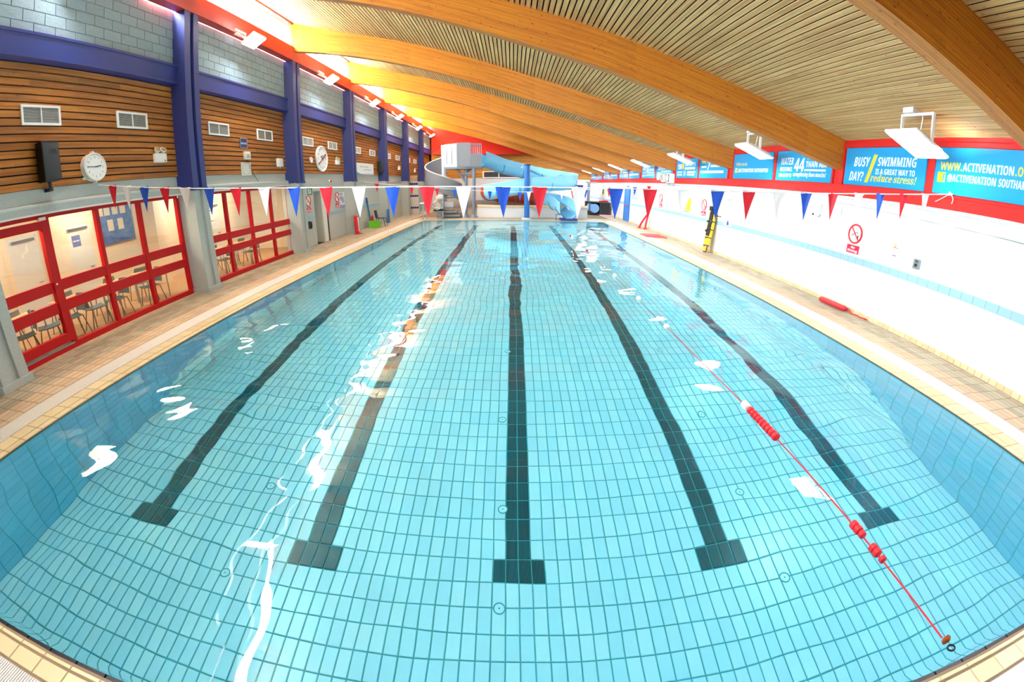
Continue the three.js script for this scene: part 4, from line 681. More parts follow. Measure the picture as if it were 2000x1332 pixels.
// ---------------------------------------------------------------- banners along the right wall
{
  const BLUE = '#0a92cc', YEL = '#f6c21c', WHITE = '#f4f8fa';
  const print = (draw) => canvasMat(1024, 384, (x, W, H) => { x.fillStyle = BLUE; x.fillRect(0, 0, W, H); draw(x, W, H); }, 0.32);
  const script = { font: 'italic bold', family: 'serif' };
  const social = (x, px, py, s, w) => { x.fillStyle = YEL; x.fillRect(px, py - s * 0.86, s * 0.9, s); words(x, 'f', px + s * 0.5, py + s * 0.08, s * 1.05, BLUE, {}); words(x, '@ACTIVENATION', px + s * 1.15, py, s, WHITE, { width: w * 0.54 }); words(x, 'SOUTHAMPTON', px + s * 1.15 + w * 0.56, py, s, WHITE, { width: w * 0.44 }); };
  const bars = (x, list) => { for (const [c, a, b, w, h] of list) { x.fillStyle = c; x.fillRect(a, b, w, h); } };
  const www = print((x) => { words(x, 'WWW.', 70, 186, 94, YEL, { width: 206 }); words(x, 'ACTIVENATION', 280, 186, 94, WHITE, { width: 430 }); words(x, '.ORG.UK', 716, 186, 94, YEL, { width: 250 }); social(x, 54, 276, 82, 800); });
  const busy = print((x) => { words(x, 'BUSY', 118, 190, 132, WHITE, { width: 214, slant: 0.16 }); words(x, 'DAY?', 70, 340, 132, WHITE, { width: 198, slant: 0.16 }); x.fillStyle = YEL; x.beginPath(); x.moveTo(392, 70); x.lineTo(438, 70); x.lineTo(344, 350); x.lineTo(298, 350); x.fill(); words(x, 'SWIMMING', 446, 180, 118, WHITE, { width: 470, slant: 0.05 }); words(x, 'IS A GREAT WAY TO', 432, 262, 74, WHITE, { width: 480 }); words(x, 'reduce stress!', 372, 334, 92, YEL, { ...script, width: 560 }); });
  const water = print((x) => { words(x, 'WATER', 80, 178, 126, WHITE, { width: 260, slant: 0.1 }); words(x, 'RESISTANCE', 76, 262, 74, '#e6d9a0', { width: 250 }); words(x, 'CAN BE UP TO', 60, 340, 66, WHITE, { width: 262 }); words(x, '44', 356, 262, 230, WHITE, { width: 190, slant: 0.1 }); words(x, 'TIMES GREATER', 590, 112, 70, YEL, { width: 380 }); words(x, 'THAN AIR', 578, 210, 100, WHITE, { width: 360 }); bars(x, [[WHITE, 560, 234, 370, 22]]); words(x, 'strengthening those muscles!', 350, 324, 70, '#ece2b0', { ...script, width: 590 }); });
  const follow = print((x) => { words(x, 'Follow us on', 70, 180, 70, YEL, { ...script, width: 300 }); social(x, 54, 282, 78, 780); });
  const seven = print((x) => { bars(x, [[YEL, 80, 60, 160, 46], [WHITE, 70, 160, 200, 36], ['#d9d0a8', 420, 150, 330, 36], [WHITE, 60, 250, 830, 44], ['#d9d0a8', 100, 262, 740, 18]]); words(x, '7', 280, 236, 220, WHITE, { slant: 0.1 }); });
  const help = print((x) => { words(x, '150', 70, 200, 150, WHITE, { width: 200 }); x.fillStyle = YEL; x.beginPath(); x.ellipse(338, 140, 46, 66, 0, 0, 7); x.fill(); words(x, 'CAN HELP TO', 430, 140, 92, WHITE, { width: 500 }); bars(x, [['#e2d79a', 430, 168, 480, 46], [WHITE, 60, 250, 260, 24], ['#bfe6f2', 60, 300, 260, 34], [WHITE, 560, 250, 370, 34], [WHITE, 560, 300, 330, 34]]); x.strokeStyle = WHITE; x.lineWidth = 20; for (const a of [390, 450]) { x.beginPath(); x.moveTo(a, 240); x.lineTo(a + 34, 290); x.lineTo(a, 345); x.stroke(); } });
  const rows = [[2.98, 5.32, www, 'blue banner with a web address, cropped at the right edge'], [5.48, 7.74, busy, 'blue banner asking busy day beside a yellow slash'], [8.2, 10.55, water, 'blue banner reading water resistance with a big forty four'], [10.75, 13.1, follow, 'blue banner with a follow us line above a social name'], [13.52, 15.88, seven, 'blue banner with a big white seven, partly behind the beam foot'], [16.08, 18.4, help, 'blue banner with one hundred and fifty and a yellow disc'], [18.85, 21.2, busy, 'blue banner with a yellow slash farther along the wall'], [21.4, 23.72, water, 'blue banner with white capitals behind the fourth beam'], [24.18, 26.5, seven, 'blue banner just beyond the fourth beam'], [26.7, 29.0, help, 'blue banner second beyond the fourth beam'], [29.5, 31.8, follow, 'blue banner just beyond the fifth beam'], [32.0, 34.35, busy, 'blue banner second beyond the fifth beam'], [34.85, 37.2, water, 'blue banner second from the far corner'], [37.4, 39.8, seven, 'blue banner in the far right corner']];
  for (const [a, b, m, label] of rows) one('blue_banner', label, 'banner', [sheet('right', b, a, 2.76, 3.57, 7.346), box(7.354, 7.372, 2.76, 3.57, a, b, { step: 0.25 })], m, 'blue banners along the right wall');
}

// ---------------------------------------------------------------- floodlights
const lampGlow = new THREE.MeshStandardMaterial({ color: '#ffffff', emissive: '#ffffff', emissiveIntensity: 3 });
[-0.1, ...GRID_R.slice(0, 7).map((g, k) => (g + GRID_R[k + 1]) / 2 - 0.42)].forEach((d, k) => {   // under the ceiling at right, one to a bay; first unseen, lights the near end
  const X = 6.35, y = 3.44, tilt = 0.32;
  const t = thing('ceiling_floodlight', ['unseen white square floodlight beside the camera, placed to light the near end', 'white square floodlight hanging in front of the busy day banner', 'white square floodlight hanging in front of the follow us banner', 'white square floodlight hanging in front of the one hundred fifty banner', 'white square floodlight in the fourth bay of the right side', 'white square floodlight in the fifth bay of the right side', 'white square floodlight in the sixth bay of the right side', 'white square floodlight in the last bay of the right side'][k], 'floodlight', [X, y, d], 'floodlights under the ceiling'), W = 0.46, L = 0.46;
  const tipped = (g0) => { const q = g0.clone(); q.rotateZ(-tilt); q.translate(X, y, -d); return withUv(q); };
  part('housing', tipped(new RoundedBoxGeometry(W * 2, 0.05, L * 1.5, 2, 0.02)), mats.white, t);
  { const fins = []; for (let i = 0; i < 9; i++) { const f = new THREE.BoxGeometry(W * 1.4, 0.05, 0.014); f.translate(0, 0.045, -L * 0.6 + i * L * 0.15); fins.push(tipped(f)); } part('heat_sink', fins, mats.offWhite, t); }
  { const f = new THREE.BoxGeometry(W * 1.86, 0.01, L * 1.36); f.translate(0, -0.03, 0); part('lamp_lens', tipped(f), lampGlow, t); }
  const top = ceilingY(X) + 0.0;
  part('bracket', [box(X - 0.06, X + 0.0, y + 0.02, top - 0.06, d - L * 0.72 - 0.01, d - L * 0.72 + 0.02), box(X - 0.06, X + 0.0, y + 0.02, top - 0.06, d + L * 0.72 - 0.02, d + L * 0.72 + 0.01), box(X - 0.06, X + 0.0, top - 0.1, top - 0.06, d - L * 0.73, d + L * 0.73)], mats.white, t);
  part('junction_box', box(X - 0.14, X + 0.04, top - 0.06, top + 0.06, d + 0.02, d + 0.24), mats.offWhite, t);
  part('cable', tube([[X, top - 0.02, d + 0.04], [X + 0.06, top - 0.1, d - 0.02], [X + 0.02, top - 0.3, d - 0.04], [X, y + 0.03, d - 0.02]], 0.009, 6), mats.white, t);
  const p = bow(X - 0.04, y - 0.08, d), l = new THREE.RectAreaLight('#fbfaff', FLOOD, 0.6, 0.5); l.name = 'floodlight'; l.position.copy(p); scene.add(l); l.lookAt(p.x - 0.33, p.y - 1, p.z);
});
[-0.3, 5.0, 10.3, 15.65, 21.05, 26.0, 31.6, 36.9].forEach((d, k) => {  // on arms along the red fascia; first out of view, lights the near end
  const X = -7.05, y = 6.46, t = thing('wall_floodlight', ['unseen white wall floodlight, placed to light the near end', 'white wall floodlight just above the top edge of the view', 'white wall floodlight over the bay with the bands sign', 'white wall floodlight over the pace clock bay', 'white wall floodlight fourth from the camera on the red fascia', 'white wall floodlight fifth from the camera on the red fascia', 'white wall floodlight sixth from the camera on the red fascia', 'white wall floodlight farthest away on the red fascia'][k], 'floodlight', [X, y, d], 'floodlights on the left wall');
  const tip = (g0) => { const q = g0.clone(); q.rotateZ(0.5); q.translate(X, y, -d); return withUv(q); };
  part('housing', tip(new RoundedBoxGeometry(0.5, 0.06, 0.62, 2, 0.02)), mats.white, t);
  { const f = new THREE.BoxGeometry(0.45, 0.01, 0.57); f.translate(0, -0.034, 0); part('lamp_lens', tip(f), lampGlow, t); }
  part('arm', [bar([-7.5, 6.72, d - 0.2], [X - 0.1, y, d - 0.2], 0.03), bar([-7.5, 6.72, d + 0.2], [X - 0.1, y, d + 0.2], 0.03), box(-7.53, -7.47, 6.66, 6.82, d - 0.26, d + 0.26)], mats.offWhite, t);
  const p = bow(X + 0.03, y - 0.08, d), l = new THREE.RectAreaLight('#fbfcff', WALL_FLOOD, 0.35, 0.45); l.name = 'wall_floodlight_light'; l.position.copy(p); scene.add(l); l.lookAt(p.x + 0.65, p.y - 1, p.z);
});

// ---------------------------------------------------------------- bunting
{
  const NAMES = ['red', 'white', 'blue'], FM = [mats.flagRed, mats.flagWhite, mats.flagBlue];
  const sagNear = (X) => 2.11 + 0.0118 * (X + 0.12) ** 2 * (1 + 0.0002 * X * X), dNear = (X) => 5.0 + (X < -5 ? (X + 5) * -0.12 : 0) + (X > 5.5 ? (5.5 - X) * 0.12 : 0);
  one('bunting_line', 'white cord of the near flag string stretched across the pool', 'cord', tube(Array.from({ length: 40 }, (_, i) => { const X = lerp(-7.46, 7.32, i / 39); return [X, sagNear(X), dNear(X)]; }), 0.008, 6, false, 3), mats.white, 'flag strings');
  { const t = thing('cord_knot', 'white knotted cord end tied to the red rail at the right', 'cord', [7.3, 2.76, 4.8]); part('loop', tube([[7.28, 2.78, 4.8], [7.24, 2.7, 4.9], [7.26, 2.64, 5.02], [7.24, 2.6, 5.08]], 0.005, 6), mats.white, t); part('knot', place(new THREE.TorusKnotGeometry(0.022, 0.006, 40, 6), 7.27, 2.77, 4.82), mats.white, t); part('tail', tube([[7.27, 2.78, 4.8], [7.25, 2.68, 4.72], [7.26, 2.6, 4.74]], 0.006, 6), mats.white, t); }
  const flag = (X, d, w, h, y, c, label, group, sway) => { const n = 6, pos = [], uv = [], cell = (i, j) => { const t = j / n, half = w / 2 * (1 - t), u = (i / n * 2 - 1); return [X + u * half + sway * t * 0.2, y - h * t, d + Math.sin(u * 2.2 + t * 2 + X) * 0.012 * (1 - t)]; };
    const quad = (a, b, c2) => { for (const q of [a, b, c2]) { pos.push(q[0], q[1], -q[2]); uv.push(q[0], q[1]); } };
    for (const off of [0.002, -0.002]) for (let j = 0; j < n; j++) for (let i = 0; i < n; i++) { const s = (q) => [q[0], q[1], q[2] + off], a = s(cell(i, j)), b = s(cell(i + 1, j)), c2 = s(cell(i + 1, j + 1)), e = s(cell(i, j + 1)); if (off < 0) { quad(a, e, c2); quad(a, c2, b); } else { quad(a, c2, e); quad(a, b, c2); } }
    const g = new THREE.BufferGeometry(); g.setAttribute('position', new THREE.Float32BufferAttribute(pos, 3)); g.setAttribute('uv', new THREE.Float32BufferAttribute(uv, 2));
    const o = thing('pennant', label, 'flag', [X, y - h, d], group); part('cloth', g, FM[c], o, 0.9); part('hem', box(X - w / 2, X + w / 2, y - 0.012, y + 0.008, d - 0.005, d + 0.005), FM[c], o); };
  const nth = ['leftmost', 'second', 'third', 'fourth', 'fifth', 'sixth', 'seventh', 'eighth', 'ninth', 'tenth', 'eleventh', 'twelfth', 'thirteenth', 'fourteenth', 'fifteenth', 'sixteenth', 'seventeenth', 'eighteenth', 'nineteenth', 'twentieth', 'twenty-first', 'twenty-second', 'twenty-third', 'twenty-fourth', 'twenty-fifth', 'twenty-sixth', 'twenty-seventh', 'twenty-eighth', 'twenty-ninth'];
  const xs = [-7.02, -6.59, -6.1, -5.57, -5.09, -4.6, -4.11, -3.62, -3.13, -2.64, -2.16, -1.69, -1.22, -0.74, -0.23, 0.24, 0.75, 1.24, 1.71, 2.2, 2.7, 3.2, 3.71, 4.2, 4.72, 5.25, 5.7, 6.18, 6.66];
  xs.forEach((X, i) => flag(X, dNear(X), 0.2, 0.405, sagNear(X), i % 3, i ? `large ${NAMES[i % 3]} triangular flag, ${nth[i]} from the left on the near string` : 'large red triangular flag, leftmost on the near string', 'large flags on the near string', Math.sin(i * 2.3) * 0.04));
  const sagFar = (X) => 1.8 + 0.0115 * X * X, far = 20;
  one('bunting_line', 'thin white cord of the far flag string before the slide', 'cord', tube(Array.from({ length: 30 }, (_, i) => { const X = lerp(-7.4, 7.3, i / 29); return [X, sagFar(X), far]; }), 0.011, 6, false, 2), mats.white, 'flag strings');
  const fx = [[-6.75, 0], [-5.0, 0], [-4.45, 2], [-3.75, 0], [-2.9, 2], [-1.2, 2], [-0.62, 1], [0.28, 2], [0.72, 1], [1.32, 0], [2.32, 1], [2.86, 0], [3.46, 2], [4.62, 0], [5.15, 2], [5.9, 2], [6.62, 0]];
  fx.forEach(([X, c], i) => flag(X, far, 0.21, 0.44, sagFar(X), c, `small distant ${NAMES[c]} flag, ${i ? nth[i] + ' from the left' : 'leftmost'} on the far string`, 'small flags on the far string', 0));
}

// ---------------------------------------------------------------- lane rope
{
  const t = thing('lane_rope', 'red lane rope with a few red and white floats on the water', 'lane rope', [2.45, 0, 2.5]), Y = -0.005, X = (d) => 2.44 + 0.02 * Math.sin(d * 0.9);
  part('cable', tube(Array.from({ length: 60 }, (_, i) => { const d = lerp(0.16, 24.6, (i / 59) ** 1.6); return [X(d), d < 5.6 ? Y + 0.004 : Y - 0.04, d]; }), 0.006, 6, false, 3), mats.red, t);
  const disc = (d, m, r = 0.042, h = 0.055) => { const q = new THREE.LatheGeometry([[0.008, -0.5], [0.7, -0.5], [0.95, -0.38], [1, 0], [0.95, 0.38], [0.7, 0.5], [0.008, 0.5]].map(([a, b]) => new THREE.Vector2(a * r, b * h)), 16); part('float', place(q, X(d), Y + 0.012, d, Math.PI / 2), m, t); };
  disc(3.02, mats.white, 0.046, 0.1);
  for (let i = 0; i < 9; i++) disc(2.91 - i * 0.063, mats.red);
  disc(1.17, mats.red, 0.036, 0.05); disc(1.12, mats.red, 0.036, 0.05); disc(1.07, mats.red, 0.03, 0.04);
  disc(0.93, mats.red, 0.034, 0.045); disc(0.885, mats.red, 0.034, 0.045); disc(0.82, mats.red, 0.028, 0.035);
  for (const [d, m] of [[5.6, mats.white], [7.3, mats.white], [9.4, mats.white], [12.5, mats.white], [13.2, mats.red], [17, mats.white], [17.4, mats.red]]) disc(d, m, 0.045, 0.07);
  part('spring', place(new THREE.TorusKnotGeometry(0.018, 0.006, 60, 6, 5, 2), X(0.14), Y + 0.02, 0.13), mat('#b0501c', 0.5, { metalness: 0.5 }), t);
  part('hook', place(new THREE.TorusGeometry(0.022, 0.006, 8, 24), X(0.1), Y + 0.014, 0.075, 1.3, 0, 0.3), mats.edge, t);
}

// ---------------------------------------------------------------- things on the right wall
const RX = 7.42;
{ const t = thing('wall_notice', 'small white notice with coloured dots right of the near no diving sign', 'notice', [RX, 1.43, 5.95]); part('sheet', [box(RX - 0.008, RX, 1.43, 1.7, 5.86, 6.05), sheet('right', 6.05, 5.86, 1.43, 1.7, RX - 0.01)], canvasMat(120, 170, (x, W, H) => { x.fillStyle = '#f4f4f2'; x.fillRect(0, 0, W, H); x.fillStyle = '#f2c11d'; x.beginPath(); x.arc(54, 26, 18, 0, 7); x.fill(); x.fillStyle = '#c43a56'; x.beginPath(); x.arc(44, 52, 12, 0, 7); x.fill(); x.beginPath(); x.arc(84, 54, 10, 0, 7); x.fill(); x.fillStyle = '#cfd0d8'; for (let i = 0; i < 5; i++) x.fillRect(30, 76 + i * 12, 50, 4); x.fillStyle = '#6b55a4'; x.fillRect(24, 146, 70, 12); }), t); }
{ const t = thing('wall_control', 'small grey wall control with a round dark dial', 'switch', [RX, 1.34, 5.35]); part('plate', rbox(RX - 0.04, RX, 1.33, 1.52, 5.27, 5.43, 0.01), mats.steel, t); part('dial', cyl(RX - 0.045, 1.4, 5.35, 0.03, 0.02, 'x'), mats.black, t); part('indicator', box(RX - 0.046, RX - 0.038, 1.46, 1.49, 5.32, 5.38), mats.darkGrey, t); }
{ const t = thing('security_camera', 'small white security camera hanging below the wall conduit', 'camera', [RX, 1.95, 8.5]); part('stem', cyl(RX - 0.05, 2.12, 8.45, 0.018, 0.26, 'y'), mats.white, t); part('body', cyl(RX - 0.11, 1.97, 8.53, 0.045, 0.16, 'x', 0.05), mats.white, t); part('lens', cyl(RX - 0.195, 1.97, 8.53, 0.03, 0.015, 'x'), mats.darkGrey, t); }
one('switch_box', 'square white switch box under the conduit behind the red flag', 'box', [rbox(RX - 0.04, RX, 2.05, 2.2, 7.72, 8.0, 0.01), box(RX - 0.046, RX - 0.038, 2.11, 2.14, 7.84, 7.88)], mats.offWhite);
for (const [d, y, label] of [[13.37, 2.02, 'white bulkhead lamp on the right wall above the arrow signs'], [18.9, 2.05, 'white bulkhead lamp on the right wall behind the white flag']]) { const t = thing('bulkhead_lamp', label, 'emergency light', [RX, y, d], 'bulkhead lamps on the right wall'); part('housing', rbox(RX - 0.09, RX, y, y + 0.14, d - 0.28, d + 0.28, 0.03), mats.white, t); part('stem', cyl(RX - 0.03, y + 0.2, d, 0.02, 0.14, 'y'), mats.white, t); part('diffuser', rbox(RX - 0.1, RX - 0.085, y + 0.02, y + 0.12, d - 0.24, d + 0.24, 0.01), mats.offWhite, t); }
{ const t = thing('wall_speaker_clock', 'grey cased wall clock with a white dial on the red rail', 'clock', [7.2, 2.5, 18.8]); part('case', rbox(7.05, 7.3, 2.5, 2.95, 18.45, 18.95, 0.03), mats.offWhite, t); part('dial_ground', box(7.04, 7.052, 2.56, 2.9, 18.5, 18.9), mats.black, t); part('dial', cyl(7.035, 2.73, 18.7, 0.16, 0.01, 'x', 0.16, 28), mats.white, t); part('hand', [bar([7.028, 2.73, 18.7], [7.028, 2.73, 18.6], 0.008), bar([7.028, 2.73, 18.7], [7.028, 2.8, 18.72], 0.008)], mats.black, t); part('front_face', [box(7.08, 7.3, 2.52, 2.92, 18.43, 18.452)], mats.offWhite, t); part('bracket', box(7.15, 7.35, 2.42, 2.5, 18.6, 18.8), mats.steel, t); }
one('wall_horn', 'pale horn speaker on the red rail left of the wall clock', 'speaker', [place(new THREE.CylinderGeometry(0.16, 0.06, 0.3, 18), 7.1, 2.72, 19.7, 0, 0, 1.2), box(7.15, 7.32, 2.55, 2.85, 19.6, 19.8)], mats.offWhite);
one('yellow_notice', 'yellow notice with a blue foot on the right wall', 'notice', [sheet('right', 17.55, 16.6, 1.28, 1.9, RX - 0.012), box(RX - 0.01, RX, 1.28, 1.9, 16.6, 17.55)], canvasMat(140, 220, (x, W, H) => { x.fillStyle = '#f4cf1e'; x.fillRect(0, 0, W, H); x.fillStyle = '#cfa913'; for (let i = 0; i < 8; i++) x.fillRect(22, 50 + i * 17, 96, 5); x.fillStyle = '#d9dcec'; x.fillRect(0, 196, W, 24); x.fillStyle = '#5a64a8'; x.fillRect(10, 202, 110, 11); }));
const depthSign = (a, b, y0, y1, label, arrow) => one('depth_sign', label, 'sign', [sheet('right', b, a, y0, y1, RX - 0.012), box(RX - 0.01, RX, y0, y1, a, b)], canvasMat(160, 240, (x, W, H) => { x.fillStyle = '#f4f4f4'; x.fillRect(0, 0, W, H); x.fillStyle = '#efb9bd'; for (let i = 0; i < 4; i++) x.fillRect(24 + (i % 2) * 10, 30 + i * 26, 110 - (i % 2) * 20, 12); x.fillStyle = arrow; x.beginPath(); if (arrow === '#2448d8') { x.moveTo(64, 168); x.lineTo(96, 168); x.lineTo(96, 200); x.lineTo(118, 200); x.lineTo(80, 234); x.lineTo(42, 200); x.lineTo(64, 200); } else { x.moveTo(30, 196); x.lineTo(60, 178); x.lineTo(60, 188); x.lineTo(100, 188); x.lineTo(100, 178); x.lineTo(130, 196); x.lineTo(100, 214); x.lineTo(100, 204); x.lineTo(60, 204); x.lineTo(60, 214); } x.fill(); }), 'arrow signs');
depthSign(13.6, 14.25, 1.3, 1.74, 'white sign with pale red lines and a black double arrow', '#1c1c2c'); depthSign(12.95, 13.5, 1.1, 1.72, 'white sign with a blue arrow pointing down', '#2448d8');
one('fire_point_plate', 'little tan switch plate beside the far no diving sign', 'switch', [box(RX - 0.02, RX, 1.5, 1.8, 19.42, 19.75), box(RX - 0.03, RX - 0.02, 1.62, 1.68, 19.5, 19.66)], mat('#d9c4a4', 0.6));
one('door_poster', 'grey and turquoise poster on the wall before the blue door', 'poster', [sheet('right', 25.8, 24.45, 1.48, 1.95, RX - 0.012), box(RX - 0.01, RX, 1.48, 1.95, 24.45, 25.8)], canvasMat(200, 130, (x, W, H) => { x.fillStyle = '#d3dbe2'; x.fillRect(0, 0, W, H); const c = ['#8d93a8', '#a98f9a', '#7fc6d8', '#9adbe2', '#b3a6b6', '#86b9cc']; for (let i = 0; i < 2; i++) for (let j = 0; j < 3; j++) { x.fillStyle = c[(i * 3 + j) % 6]; x.fillRect(6 + i * 98, 6 + j * 42, 90, 36); } }));
one('far_notice', 'yellow edged dark notice near the far end of the right wall', 'notice', [sheet('right', 34.7, 33.5, 1.5, 2.0, RX - 0.012), box(RX - 0.01, RX, 1.5, 2.0, 33.5, 34.7)], canvasMat(100, 120, (x, W, H) => { x.fillStyle = '#e8dd6a'; x.fillRect(0, 0, W, H); x.fillStyle = '#4a4742'; x.fillRect(0, 8, 56, 104); }));
{ const d = structure('door_5', box(7.36, 7.44, 0, 2.06, 26.2, 27.2), mats.foam); part('frame', [box(7.34, 7.44, 0, 2.16, 26.08, 26.2), box(7.34, 7.44, 0, 2.16, 27.2, 27.32), box(7.34, 7.44, 2.06, 2.16, 26.08, 27.32)], mats.postBlue, d); part('push_bar', bar([7.33, 1.0, 26.3], [7.33, 1.0, 27.1], 0.025), mats.red, d); part('sign', box(7.38, 7.42, 2.22, 2.28, 26.4, 27.0), mats.navy, d); }

// ---------------------------------------------------------------- things on the right deck
{ const t = thing('spine_board', 'black and yellow strapped spine board leaning on the white wall', 'spine board', [7.25, 0, 14.4]);
  const lean = (y) => 7.15 + y * 0.118, at = (y, dd) => [lean(y), y, 14.25 + dd];
  const outline = [[0.04, 0.14], [0.3, 0.2], [0.9, 0.24], [1.4, 0.24], [1.7, 0.18], [1.83, 0.1]];
  const strip = (f, m, name, lift) => { const pos = []; const n = 24, push = (q) => pos.push(q[0] - lift, q[1], -q[2]); for (let i = 0; i < n; i++) { const y0 = lerp(f.y0, f.y1, i / n), y1 = lerp(f.y0, f.y1, (i + 1) / n), a = f.w(y0), b = f.w(y1), A = at(y0, a[0]), B = at(y0, a[1]), C = at(y1, b[1]), E = at(y1, b[0]); for (const q of [A, C, B, A, E, C]) push(q); } const g = new THREE.BufferGeometry(); g.setAttribute('position', new THREE.Float32BufferAttribute(pos, 3)); g.computeVertexNormals(); return part(name, withUv(g), m, t); };
  const half = (y) => { for (let i = 1; i < outline.length; i++) if (y <= outline[i][0]) return lerp(outline[i - 1][1], outline[i][1], (y - outline[i - 1][0]) / (outline[i][0] - outline[i - 1][0])); return 0.1; };
  const body = outline.map(([y, h]) => [y, h]);
  part('board', [0, 1, 2, 3, 4].map((i) => { const [y0, h0] = body[i], [y1, h1] = body[i + 1], g = new THREE.BoxGeometry(0.06, 1, 1, 1, 3, 1), p = g.attributes.position; for (let k = 0; k < p.count; k++) { const tt = p.getY(k) + 0.5, y = lerp(y0, y1, tt), h = lerp(h0, h1, tt); p.setXYZ(k, lean(y) + p.getX(k), y, -(14.25 + p.getZ(k) * 2 * h)); } return withUv(g); }), mats.yellow, t);
  part('pad', [box(7.2, 7.24, 0.62, 1.62, 14.13, 14.37)].map((g) => { const p = g.attributes.position; for (let k = 0; k < p.count; k++) p.setX(k, lean(p.getY(k)) - 0.05 + (p.getX(k) - 7.22)); return g; }), mats.black, t);
  for (const y of [0.25, 0.55, 0.85, 1.15, 1.45, 1.7]) part('strap', tube([at(y, -half(y) - 0.03), [lean(y) - 0.08, y + 0.02, 14.2], [lean(y) - 0.08, y - 0.02, 14.3], at(y, half(y) + 0.03)], 0.022, 6), y < 0.7 ? mats.purple : mats.black, t);
  for (const s of [-1, 1]) for (const y of [0.75, 1.1]) part('buckle', rbox(lean(y) - 0.1, lean(y) - 0.06, y, y + 0.08, 14.25 + s * 0.15 - 0.03, 14.25 + s * 0.15 + 0.03, 0.008), mats.darkGrey, t);
  part('head_block', rbox(lean(1.62) - 0.14, lean(1.62) - 0.04, 1.55, 1.72, 14.12, 14.38, 0.02), mats.black, t);
  part('loose_strap', tube([[7.16, 0.3, 14.1], [7.1, 0.16, 14.05], [7.13, 0.04, 14.12], [7.08, 0.03, 14.25]], 0.018, 6), mats.purple, t); }
{ const t = thing('rescue_tube', 'red foam rescue tube lying on the right deck by the wall', 'rescue tube', [7.25, 0, 7.2]); const g = new THREE.CapsuleGeometry(0.085, 0.72, 8, 18); g.scale(1, 1, 0.7); part('foam', place(g, 7.24, 0.065, 7.26, Math.PI / 2, 0.05), mats.red, t); part('strap', tube([[7.27, 0.08, 6.86], [7.28, 0.04, 6.72], [7.24, 0.03, 6.62], [7.33, 0.03, 6.52], [7.28, 0.03, 6.4], [7.34, 0.03, 6.3], [7.36, 0.03, 6.24], [7.3, 0.03, 6.26]], 0.014, 6), mats.red, t); part('clip', rbox(7.24, 7.3, 0.04, 0.09, 6.78, 6.84, 0.01), mat('#7a0f18', 0.5), t); }
{ const t = thing('floor_mat', 'flat red mat on the right deck', 'mat', [6.5, 0, 18.5]); part('pad', rbox(6.0, 7.0, 0.002, 0.03, 17.95, 19.1, 0.012), mat('#e0474f', 0.7), t); part('rim', [box(6.0, 7.0, 0.03, 0.034, 17.95, 18.0), box(6.0, 7.0, 0.03, 0.034, 19.05, 19.1)], mat('#cc3640', 0.7), t); }
{ const t = thing('rescue_tube', 'red rescue tube bent upright against the right wall', 'rescue tube', [7.1, 0, 21.8]); part('foam', tube([[6.9, 0.04, 22.1], [7.02, 0.35, 22.0], [7.2, 0.72, 21.85], [7.24, 0.75, 21.75], [7.16, 0.4, 21.7], [7.1, 0.05, 21.65]], 0.055, 12), mats.red, t); part('foot', [box(6.8, 7.0, 0, 0.04, 22.0, 22.2), box(7.0, 7.2, 0, 0.04, 21.55, 21.75)], mats.red, t); }
{ const t = thing('equipment_trolley', 'dark storage trolley holding a blue foam roll by the far right wall', 'trolley', [6.4, 0, 31.5]);
  part('frame', [box(5.7, 7.3, 0.92, 0.98, 31, 33), box(5.7, 5.76, 0.05, 0.92, 31, 31.06), box(7.24, 7.3, 0.05, 0.92, 31, 31.06), box(6.5, 6.56, 0.05, 0.92, 31, 31.06), box(5.7, 7.3, 0.05, 0.11, 31, 33), box(5.7, 7.3, 0.11, 0.92, 32.9, 33)], mats.darkGrey, t);
  part('mesh_panel', box(6.56, 7.24, 0.11, 0.92, 31.01, 31.03), mats.black, t); part('foam_roll', cyl(6.12, 0.5, 31.4, 0.34, 0.8, 'z', 0.34, 24), mat('#7fb2e6', 0.7), t); part('foam_roll', cyl(6.12, 0.5, 32.3, 0.34, 0.8, 'z', 0.34, 24), mat('#7fb2e6', 0.7), t); part('noodles', [tube([[6.6, 1.02, 31.4], [6.9, 1.08, 31.3], [7.2, 1.02, 31.5]], 0.05), tube([[6.6, 1.02, 31.8], [6.9, 1.06, 31.9], [7.2, 1.1, 31.7]], 0.05)], mats.red, t); part('spilled_mat', rbox(6.5, 7.35, 0.0, 0.05, 30.4, 31, 0.02), mat('#e9a5b4', 0.7), t); }
one('blue_screen', 'navy blue standing panel behind the slide exit', 'panel', [prism([[4.6, 0], [5.5, 0], [5.6, 2.1], [5.2, 2.1]], 33.5, 33.7, 'xy'), box(4.9, 5.6, 2.1, 2.2, 33.5, 33.7)], mats.navy);
one('grey_post', 'slim grey post right of the navy panel', 'post', [box(5.95, 6.15, 0, 2.5, 33.4, 33.6), box(5.8, 6.6, 2.4, 2.5, 33.4, 33.6)], mats.towerSteel);

